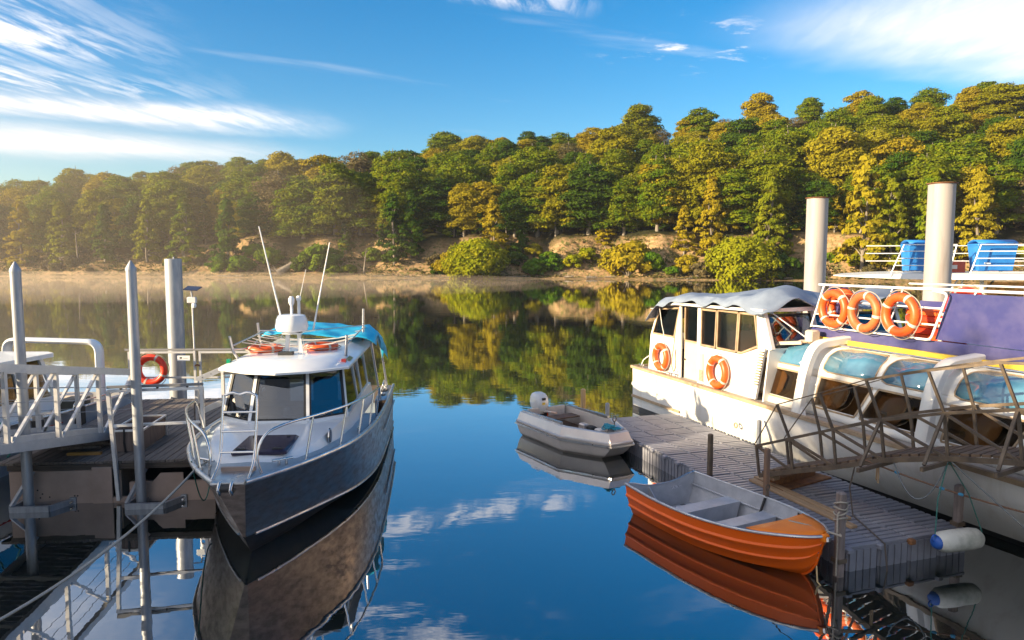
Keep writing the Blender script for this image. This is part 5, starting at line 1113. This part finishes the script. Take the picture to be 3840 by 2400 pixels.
for sd in (1, -1): MB().tube([V(x, sd * (interp(x, DX, DH) * .94 - .035), interp(x, DX, DZ) - .20) for x in np.linspace(.6, 3.35, 12)], .014, 6).build('inner_stringer', ALI, dg, 60)
for y in (-.22, 0, .22): MB().box((1.0, y - .02, .022), (3.25, y + .02, .045)).build('floor_rib', ALI, dg)
fd = []
for x in (.02, .10, .2, .3, .42, .54, .64, .74):
    h = interp(x, DX, DH) - .012; z = interp(x, DX, DZ) + .012; fd.append([V(x + (.30 * (1 - (y / h) ** 2) * 0 - .0 + .42 * (abs(y / h) ** 2) * (x / .97) ** 3 * 0), y, z + .05 * (1 - (y / h) ** 2)) for y in np.linspace(h, -h, 9)])
for j in range(9):
    y = fd[-1][j].y; fd[-1][j].x = .72 + .13 * (abs(y) / .60) ** 1.6; fd[-1][j].y = np.sign(y) * min(abs(y), interp(fd[-1][j].x, DX, DH) - .012) if abs(y) > .25 else y
MB().loft(fd).build('foredeck', ODECK, dg, 40, solid=.015)
MB().cbox((-.04, -.055, .60), (.12, .055, .70), .02).build('bow_cap', ODECK, dg, 0); MB().cbox((-.07, -.03, .61), (-.02, .03, .67), .01).build('bow_eye', STEEL, dg)
MB().tube([V(1.75, -.80, .56), V(1.74, -.83, .66)], .012, 6).torus((1.74, -.83, .71), .045, .01, 14, 6, (1, 0, 0)).build('rowlock', DSTEEL, dg, 60)
MB().tube([V(1.75, -.79, .54), V(1.76, -.74, .40), V(1.78, -.68, .22), V(1.80, -.60, .10)], .022, 6).build('rowlock_strap', BLACK, dg, 60)
MB().box((.98, -.665, .48), (1.00, -.655, .56)).build('keel_mark', BLACK, dg); MB().box((.94, -.648, .48), (.96, -.638, .56)).build('keel_mark', BLACK, dg)
MB().prism([V(sx - .028, -.45, .30), V(sx - .028, -.22, .30), V(sx - .028, -.22, .36), V(sx - .028, -.45, .36)], (-.003, 0, 0)).build('maker_plate', mat('plate_print', (.62, .62, .66), (.30, .30, .34), scale=40, rough=.5, lo=.5, hi=.52), dg, 0)
ro = [M_dg @ V(.62, -.02, .67), M_dg @ V(.45, -.03, .69), M_dg @ V(.25, -.12, .68), M_dg @ V(-.1, -.2, .66), V(4.53, 9.55, .62)]
rope(ro, .014, ROPE, 'short pale rope from the dinghy foredeck to the weathered post')
tw = [V(4.55 + .085 * math.cos(a), 9.58 + .085 * math.sin(a), .78 + .012 * a + .02 * math.sin(a * 1.7)) for a in np.linspace(0, 6.28 * 4, 60)] + [V(4.48, 9.52, .9), V(4.48, 9.50, .5), V(4.47, 9.48, .05)]
rope(tw, .013, ROPE, 'rope wound round the weathered post at the dinghy bow')
rope([M_dg @ V(.12, 0, .2), M_dg @ V(.02, .1, .04), M_dg @ V(-.05, .05, -.05)], .012, mat('straw_rope', (.5, .38, .2), rough=.9), 'straw coloured rope end trailing from the dinghy stem into the water')

# ---------------------------------------------------------------- grey aluminium tender with outboard
TALU = mat('tender_aluminium', (.70, .64, .60), (.62, .57, .54), scale=3, rough=.36, metal=.45, bump=.03)
td = thing('tender', 'grey faceted aluminium tender with outboard motor tied at the dock', 'tender', (.86, 17.9, 0), math.atan2(-.866, .5)); td.scale = (1.08, 1.08, 1.08)
M_td = Matrix.Translation(td.location) @ Matrix.Rotation(td.rotation_euler.z, 4, 'Z') @ Matrix.Scale(1.08, 4)
def ring(z, i, bow=0., st=0.): h = .80 - i; return [V(st, -h, z), V(1.75 - i * .3, -h, z), V(2.85 - i - bow, -.28 * (h / .80), z), V(2.85 - i - bow, .28 * (h / .80), z), V(1.75 - i * .3, h, z), V(st, h, z)]
MB().loft([ring(-.22, .50, .55), ring(-.06, .22, .28), ring(.06, .10, .16), ring(.17, .05, .08), ring(.27, .02, .02), ring(.30, .0)], True, True).build('hull', TALU, td, 10)
MB().loft([ring(.30, -.005), ring(.30, -.045), ring(.335, -.045), ring(.335, -.005)], True).build('rub_rail', ALU, td, 10); MB().loft([ring(.336, .0), ring(.38, -.02), ring(.395, .02)], True).build('side_strake', TALU, td, 10)
MB().loft([ring(.395, .022), ring(.56, .10), ring(.575, .16), ring(.56, .22), ring(.22, .26)], True).build('side_tube', TALU, td, 20)
MB().loft([ring(.20, .27), ring(.22, .27)], True, True, True).build('floor', mat('brown_floor', (.16, .09, .05), (.1, .06, .04), scale=6, rough=.7), td, 0)
MB().box((.0, -.5, .30), (.06, .5, .60)).build('transom', TALU, td); MB().cbox((.35, -.5, .44), (.70, .5, .47), .01).build('thwart', MATS['brown_floor'], td, 0)
for sd in (-1, 1): MB().bar((.02, sd * .62, .57), (1.6, sd * .62, .60), .06, .05).build('side_rail', ALU, td)
MB().cbox((2.35, .0, .50), (2.62, .3, .60), .02).build('bow_locker', ALU, td, 0); MB().torus((2.45, .12, .78), .06, .012, 16, 6, (1, .3, 0)).tube([V(2.45, .12, .58), V(2.45, .12, .72)], .012, 6).build('lifting_eye', DSTEEL, td, 60)
for k in range(3): MB().cbox((.9 + .3 * k, .30, .222), (1.12 + .3 * k, .46, .36), .02).build('gear_box', DARKIN if k % 2 else TALU, td, 0)
om = thing('outboard_motor', 'white and grey outboard motor tilted upright on the grey tender stern', 'outboard motor', M_td @ V(-.02, -.10, .44), td.rotation_euler.z)
cw = [(0, .19, .165), (.08, .23, .195), (.20, .245, .205), (.32, .22, .19), (.40, .17, .15), (.44, .08, .08)]
sup = lambda a, b, z, dx: [V(dx + a * np.sign(math.cos(t)) * abs(math.cos(t)) ** .65, b * np.sign(math.sin(t)) * abs(math.sin(t)) ** .65, z) for t in np.linspace(0, 2 * math.pi, 25)[:-1]]
cowl = MB().loft([sup(a, b, .10 + z, -.10 - z * .1) for z, a, b in cw], True, True, True).build('cowling', mat('cowl_white', (.60, .61, .63), rough=.22, coat=.4), om, 40)
MB().loft([sup(a, b, z, -.08) for z, a, b in ((-.10, .12, .10), (.0, .175, .15), (.098, .19, .165))], True, True, True).build('lower_cowl', mat('cowl_cream', (.62, .55, .46), rough=.3), om, 40)
MB().loft([sup(a, b, z, -.1) for z, a, b in ((-.85, .07, .03), (-.5, .09, .04), (-.10, .10, .06))], True, True, True).build('leg', TALU, om, 40); MB().box((-.02, -.10, -.25), (.10, .10, .02)).build('clamp_bracket', DARKIN, om)
for y in (-.06, .06): MB().tube([V(.10, y, -.12), V(.20, y, -.12)], .018, 6).build('clamp_screw', STEEL, om, 60)
MB().tube([V(.06, 0, .06), V(.25, .02, .10), V(.55, .05, .12)], [.03, .026, .024], 8).build('tiller_arm', TALU, om, 60); MB().tube([V(.42, .04, .115), V(.60, .055, .125)], .033, 8).build('tiller_grip', mat('grip_pink', (.55, .38, .30), rough=.6), om, 60)
MB().tube([V(.22, .03, .09), V(.24, .05, -.12)], .014, 6).build('kill_cord', ORANGE, om, 60)
MB().box((.085, -.06, .25), (.125, .03, .31)).build('yellow_decal', YEL, cowl); MB().box((.075, -.05, .36), (.112, .05, .42)).build('dark_decal', BLACK, cowl)
rr = random.Random(4); m = MB()
for k in range(14): m.tube([V(.04 + rr.uniform(-.06, .1), rr.uniform(-.12, .12), rr.uniform(-.12, .08)) for _ in range(4)], .011, 5)
m.build('hose_bundle', DARKIN, om, 60)
rr = random.Random(9); bp_ = [V(2.5 + rr.uniform(-.16, .16), -.02 + rr.uniform(-.15, .12), .60 + rr.uniform(-.0, .09)) for _ in range(34)]
o = MB().tube([M_td @ p for p in cr(bp_, 160)], .016, 5).build('rope_heap', mat('blue_rope', (.02, .20, .30), (.02, .28, .38), scale=30, rough=.8), None, 60); tag(o, 'tangled blue rope heaped on the grey tender bow', 'rope')

# ---------------------------------------------------------------- fender and ropes by the dark gangway
fn = thing('fender', 'dirty white inflatable fender with blue end hanging at the dock corner', 'fender', (6.38, 9.84, .41), R_(14))
MB().lathe([(.055, -.40), (.10, -.38), (.145, -.30), (.155, -.15), (.155, .2), (.14, .30), (.09, .36), (.03, .385)], 22, (0, 0, 0), 'x').build('body', mat('fender_vinyl', (.60, .60, .56), (.30, .32, .28), scale=3, rough=.5, lo=.45, hi=.7), fn, 50)
MB().lathe([(.035, -.445), (.075, -.43), (.10, -.385), (.102, -.37)], 18, (0, 0, 0), 'x').build('blue_end', mat('fender_blue', (.02, .10, .42), rough=.45), fn, 50); MB().torus((-.43, 0, .07), .045, .012, 14, 6, (0, 1, 0)).build('eye', MATS['fender_blue'], fn, 60)
M_gg = Matrix.Translation(gg.location) @ Matrix.Rotation(gg.rotation_euler.z, 4, 'Z'); ggw = lambda *p: M_gg @ Vector(p)
gtop = ggw(3.1, .0, zbm(3.1) - .05)
rope([gtop, V(6.05, 9.85, 1.0), V(5.97, 9.74, .49)], .008, TEAL, 'thin teal line holding the blue end of the fender'); rope([gtop + V(.02, 0, 0), V(6.45, 9.8, 1.1), V(6.76, 9.93, .49)], .008, TEAL, 'thin teal line holding the far end of the fender')
rope(sag(ggw(2.35, 0, zbm(2.35) - .04), gtop, .55, 16), .011, mat('grey_line', (.18, .2, .22), rough=.8), 'loose grey line looping below the dark gangway')
rope([ggw(3.15, 0, zbm(3.1) - .04), V(6.75, 9.2, .9), V(7.4, 8.6, .2)], .011, MATS['grey_line'], 'straight grey line running from the dark gangway down to the water')
rope([ggw(1.75, -.02, 1.15), V(5.35, 11.0, .8), V(5.37, 10.9, .38), V(5.30, 9.80, .37), V(5.31, 9.70, -.1)], .012, mat('dark_line', (.10, .08, .07), rough=.9), 'dark line hanging from the gangway across the dock front')
ch = sag(ggw(1.9, -.05, 1.32), V(8.1, 8.4, .95), .14, 30); rope(ch, .013, mat('brown_chain', (.20, .11, .07), rough=.8), 'brown mooring line with blue beads stretched below the dark gangway')
for k, i in enumerate((4, 9, 11, 19, 22)):
    o = thing('line_bead', ['blue bead on the brown line right under the gangway', 'blue bead on the brown line beside the looping grey line', 'blue bead on the brown line above the fender ropes', 'blue bead on the brown line before the ferry hull', 'blue bead nearest the low end of the brown line'][k], 'bead', ch[i]); d = (ch[i + 1] - ch[i]).normalized()
    MB().tube([-d * .035, -d * .02, d * .02, d * .035], [.012, .024, .024, .012], 8).build('bead', mat('bead_blue', (.05, .30, .55), rough=.3), o, 50)
rope([ggw(2.12, 0, 1.4), ggw(2.14, -.03, 1.0), ggw(2.1, -.02, 1.05), ggw(2.1, 0, 1.38)], .012, mat('tan_rope', (.35, .24, .14), rough=.9), 'short tan rope loop tied under the gangway')

# ---------------------------------------------------------------- drift wood, snags and ground cover on the far shore
DRL = 'bleached driftwood log lying on the far beach'
for i in range(26):
    x = rng.uniform(-85, 75); d = rng.uniform(.6, 3.2); y = shore(x) + d / .96; l = rng.uniform(1.2, 4.5); a = rng.uniform(-.5, .5); z = ground(x, y)
    o = thing('driftwood_log', DRL, 'log', (x, y, z), a, 'driftwood on the far beach'); r = rng.uniform(.08, .2)
    MB().tube([V(-l / 2, 0, r), V(-l / 6, .12, r * 1.2), V(l / 4, -.1, r), V(l / 2, .1, r + rng.uniform(0, .5))], [r, r * 1.05, r * .8, r * .35], 7).build('trunk', DEAD, o, 60)
    for k in range(rng.randrange(1, 4)):
        t = rng.uniform(-.3, .45) * l; MB().tube([V(t, 0, r), V(t + rng.uniform(-.3, .5), rng.uniform(-.3, .3), r + rng.uniform(.3, .9))], [r * .4, .02], 5).build('branch', DEAD, o, 60)
def far_pt(u, d):
    a = (u - 1920) / 2667.; x = a * 165
    for _ in range(5): y = shore(x) + d / .96; x = a * y
    return x, y, ground(x, y)
x, y, z = far_pt(1085, 4.5); o = thing('fallen_tree', 'grey fallen tree trunk with root plate leaning down the bank', 'fallen tree', (x, y, z))
MB().tube([V(-2.6, 0, .3), V(0, 1.2, 2.2), V(2.6, 3.5, 5.0), V(4.3, 5, 7.0)], [1.1, .75, .55, .4], 9).build('trunk', DEAD, o, 60)
m = MB(); rr = random.Random(2)
for k in range(22): a = rr.uniform(0, 6.28); m.tube([V(-2.5, 0, .4), V(-2.8 + .9 * math.cos(a), rr.uniform(-.6, .6), .6 + 1.3 * math.sin(a) * .8), V(-3.0 + 1.7 * math.cos(a), rr.uniform(-.9, .9), .9 + 1.6 * math.sin(a))], [.16, .10, .03], 5)
m.build('root_plate', DEAD, o, 60)
for u, d, h, lab in ((2083, 14.5, 8.5, 'bare pale dead trunk standing on the scarp edge'), (1365, 5.0, 6.5, 'leaning pale dead trunk on the bare bank between bushes'), (1900, 13.5, 5.5, 'broken pale dead trunk lying over the clay gully'), (1420, 17, 13, 'tall bare dead tree at the forest foot'), (300, 8, 9, 'pale bare trunk at the hazy forest foot')):
    x, y, z = far_pt(u, d); o = thing('dead_tree', lab, 'dead tree', (x, y, z - .3)); lx = rng.uniform(-.12, .12)
    MB().tube([V(0, 0, 0), V(lx * h * .4, 0, h * .4), V(lx * h, .3, h)], [.26, .2, .07], 7).build('trunk', DEAD, o, 60)
    for k in range(5): t = rng.uniform(.4, .95); a = rng.uniform(0, 6.28); MB().tube([V(lx * h * t, 0, h * t), V(lx * h * t + 1.2 * math.cos(a), 1.0 * math.sin(a), h * t + .7)], [.07, .02], 5).build('branch', DEAD, o, 60)
rs = np.random.RandomState(6); C, Nn = [], []
for i in range(2600):
    x = rs.uniform(-190, 135); d = rs.uniform(2.2, 15.5)
    if abs(x) > 150: continue
    if n2(x * .55 + 3, d * .6) < (-.05 if -80 < x < 75 else -.8) and not (d < 4 and rs.rand() < .15): continue
    y = shore(x) + d / .96; z = hill(x, d); k = rs.randint(10, 26); sp = rs.uniform(.3, .9)
    off = rs.normal(size=(k, 3)) * [sp, sp, sp * .28]; off[:, 2] = np.abs(off[:, 2]); C.append(np.array([x, y, z]) + off); q = rs.normal(size=(k, 3)) * .5 + [0, -.35, .5]; Nn.append(q / np.linalg.norm(q, axis=1)[:, None])
me = leaf_mesh('bank_scrub', np.concatenate(C), np.concatenate(Nn), .26, rs, leaf_mat('scrub_leaves', (.060, .075, .018), (.150, .115, .045), (.10, .10, .03), .25, .35)); o = bpy.data.objects.new('bank_scrub', me); COL.objects.link(o)
tag(o, 'low dry scrub and grass covering the bank below the forest', 'scrub', kind='stuff')

# ---------------------------------------------------------------- unseen bank, trees and bushes added left of the jetty to shade the moorings
nb_ = MB(); xs2 = np.linspace(-60, -13, 15); ys2 = np.linspace(-34, 12, 12)
for x in xs2:
    for y in ys2: nb_.v.append((x, y, min(2.0, max(-.6, (-15.5 - x + 1.0 * math.sin(y * .4)) * .35)) - max(0, y - 8) * .5))
for i in range(14):
    for j in range(11): k = i * 12 + j; nb_.f.append((k, k + 12, k + 13, k + 1))
o = nb_.build('shade_bank', mat('bank_soil', (.05, .045, .02), (.09, .075, .035), scale=.6, rough=.95), None, 60); tag(o, 'unseen low bank added under the trees that shade the moorings', 'bank', kind='structure')
for i, (x, y, s) in enumerate([(-20 - 2.6 * (k % 2), -17 + 1.4 * k, .56) for k in range(13)] + [(-20.5, 1.6, .50), (-22, 2.6, .40)]):
    key = ('pale0', 'pale0', 'beech3')[i % 3]
    plant(key, x + rng.uniform(-.5, .5), y, s * rng.uniform(.95, 1.04), rng.uniform(0, 6.28), 'unseen tree added on the near bank to shade the moorings', 'added shade trees of the near bank', z=.8)
for i, (x, y, s) in enumerate([(-19.5 - 1.6 * (k % 2), 2.6 + .95 * k, 1.15) for k in range(7)]):
    plant(('bush0', 'bush5', 'bush1')[i % 3], x, y, s * rng.uniform(.9, 1.1), rng.uniform(0, 6.28), 'unseen bush added on the near bank to shade the moorings', 'added shade bushes of the near bank', z=.6)
# ---------------------------------------------------------------- air
def vol(name, a, b, dens, col, aniso, label, bumpy=False):
    o = MB().box(a, b).build(name, None or bpy.data.materials.new(name + '_air'), None, 0); mt = o.data.materials[0]; mt.use_nodes = True; N, L = mt.node_tree.nodes, mt.node_tree.links
    for n_ in list(N): N.remove(n_)
    out = N.new('ShaderNodeOutputMaterial'); pv = N.new('ShaderNodeVolumePrincipled'); pv.inputs['Density'].default_value = dens; pv.inputs['Color'].default_value = (*col, 1); pv.inputs['Anisotropy'].default_value = aniso
    L.new(pv.outputs[0], out.inputs['Volume']); tag(o, label, 'haze', kind='stuff'); return o
HAZE = vol('haze', (-430, -45, -7.5), (350, 420, 75), .00022, (.97, .93, .9), .6, 'thin morning haze filling the air over the lake')
def mist(label, c, r, dens, col, aniso):
    m = MB(); n1, n2_ = 28, 14
    prof = [(math.cos(t), math.sin(t)) for t in np.linspace(-math.pi / 2, math.pi / 2, n2_)]
    m.lathe([(max(1e-5, a), b) for a, b in prof], n1); m.v = [(x * r[0], y * r[1], z * r[2]) for x, y, z in m.v]
    o = m.build('mist_bank', bpy.data.materials.new('mist_air'), None, 0); o.location = c; mt = o.data.materials[0]; mt.use_nodes = True; N, L = mt.node_tree.nodes, mt.node_tree.links
    for n_ in list(N): N.remove(n_)
    out = N.new('ShaderNodeOutputMaterial'); pv = N.new('ShaderNodeVolumePrincipled'); pv.inputs['Density'].default_value = dens; pv.inputs['Color'].default_value = (*col, 1); pv.inputs['Anisotropy'].default_value = aniso
    L.new(pv.outputs[0], out.inputs['Volume']); return tag(o, label, 'mist', kind='stuff')
mist('warm low mist drifting over the far water', (-120, 132, .5), (130, 58, 1.5), .0040, (1., .80, .58), .1)
mist('thin warm mist hanging in front of the hazy end of the forest', (-235, 165, 0), (215, 85, 60), .0012, (1., .84, .66), .0)
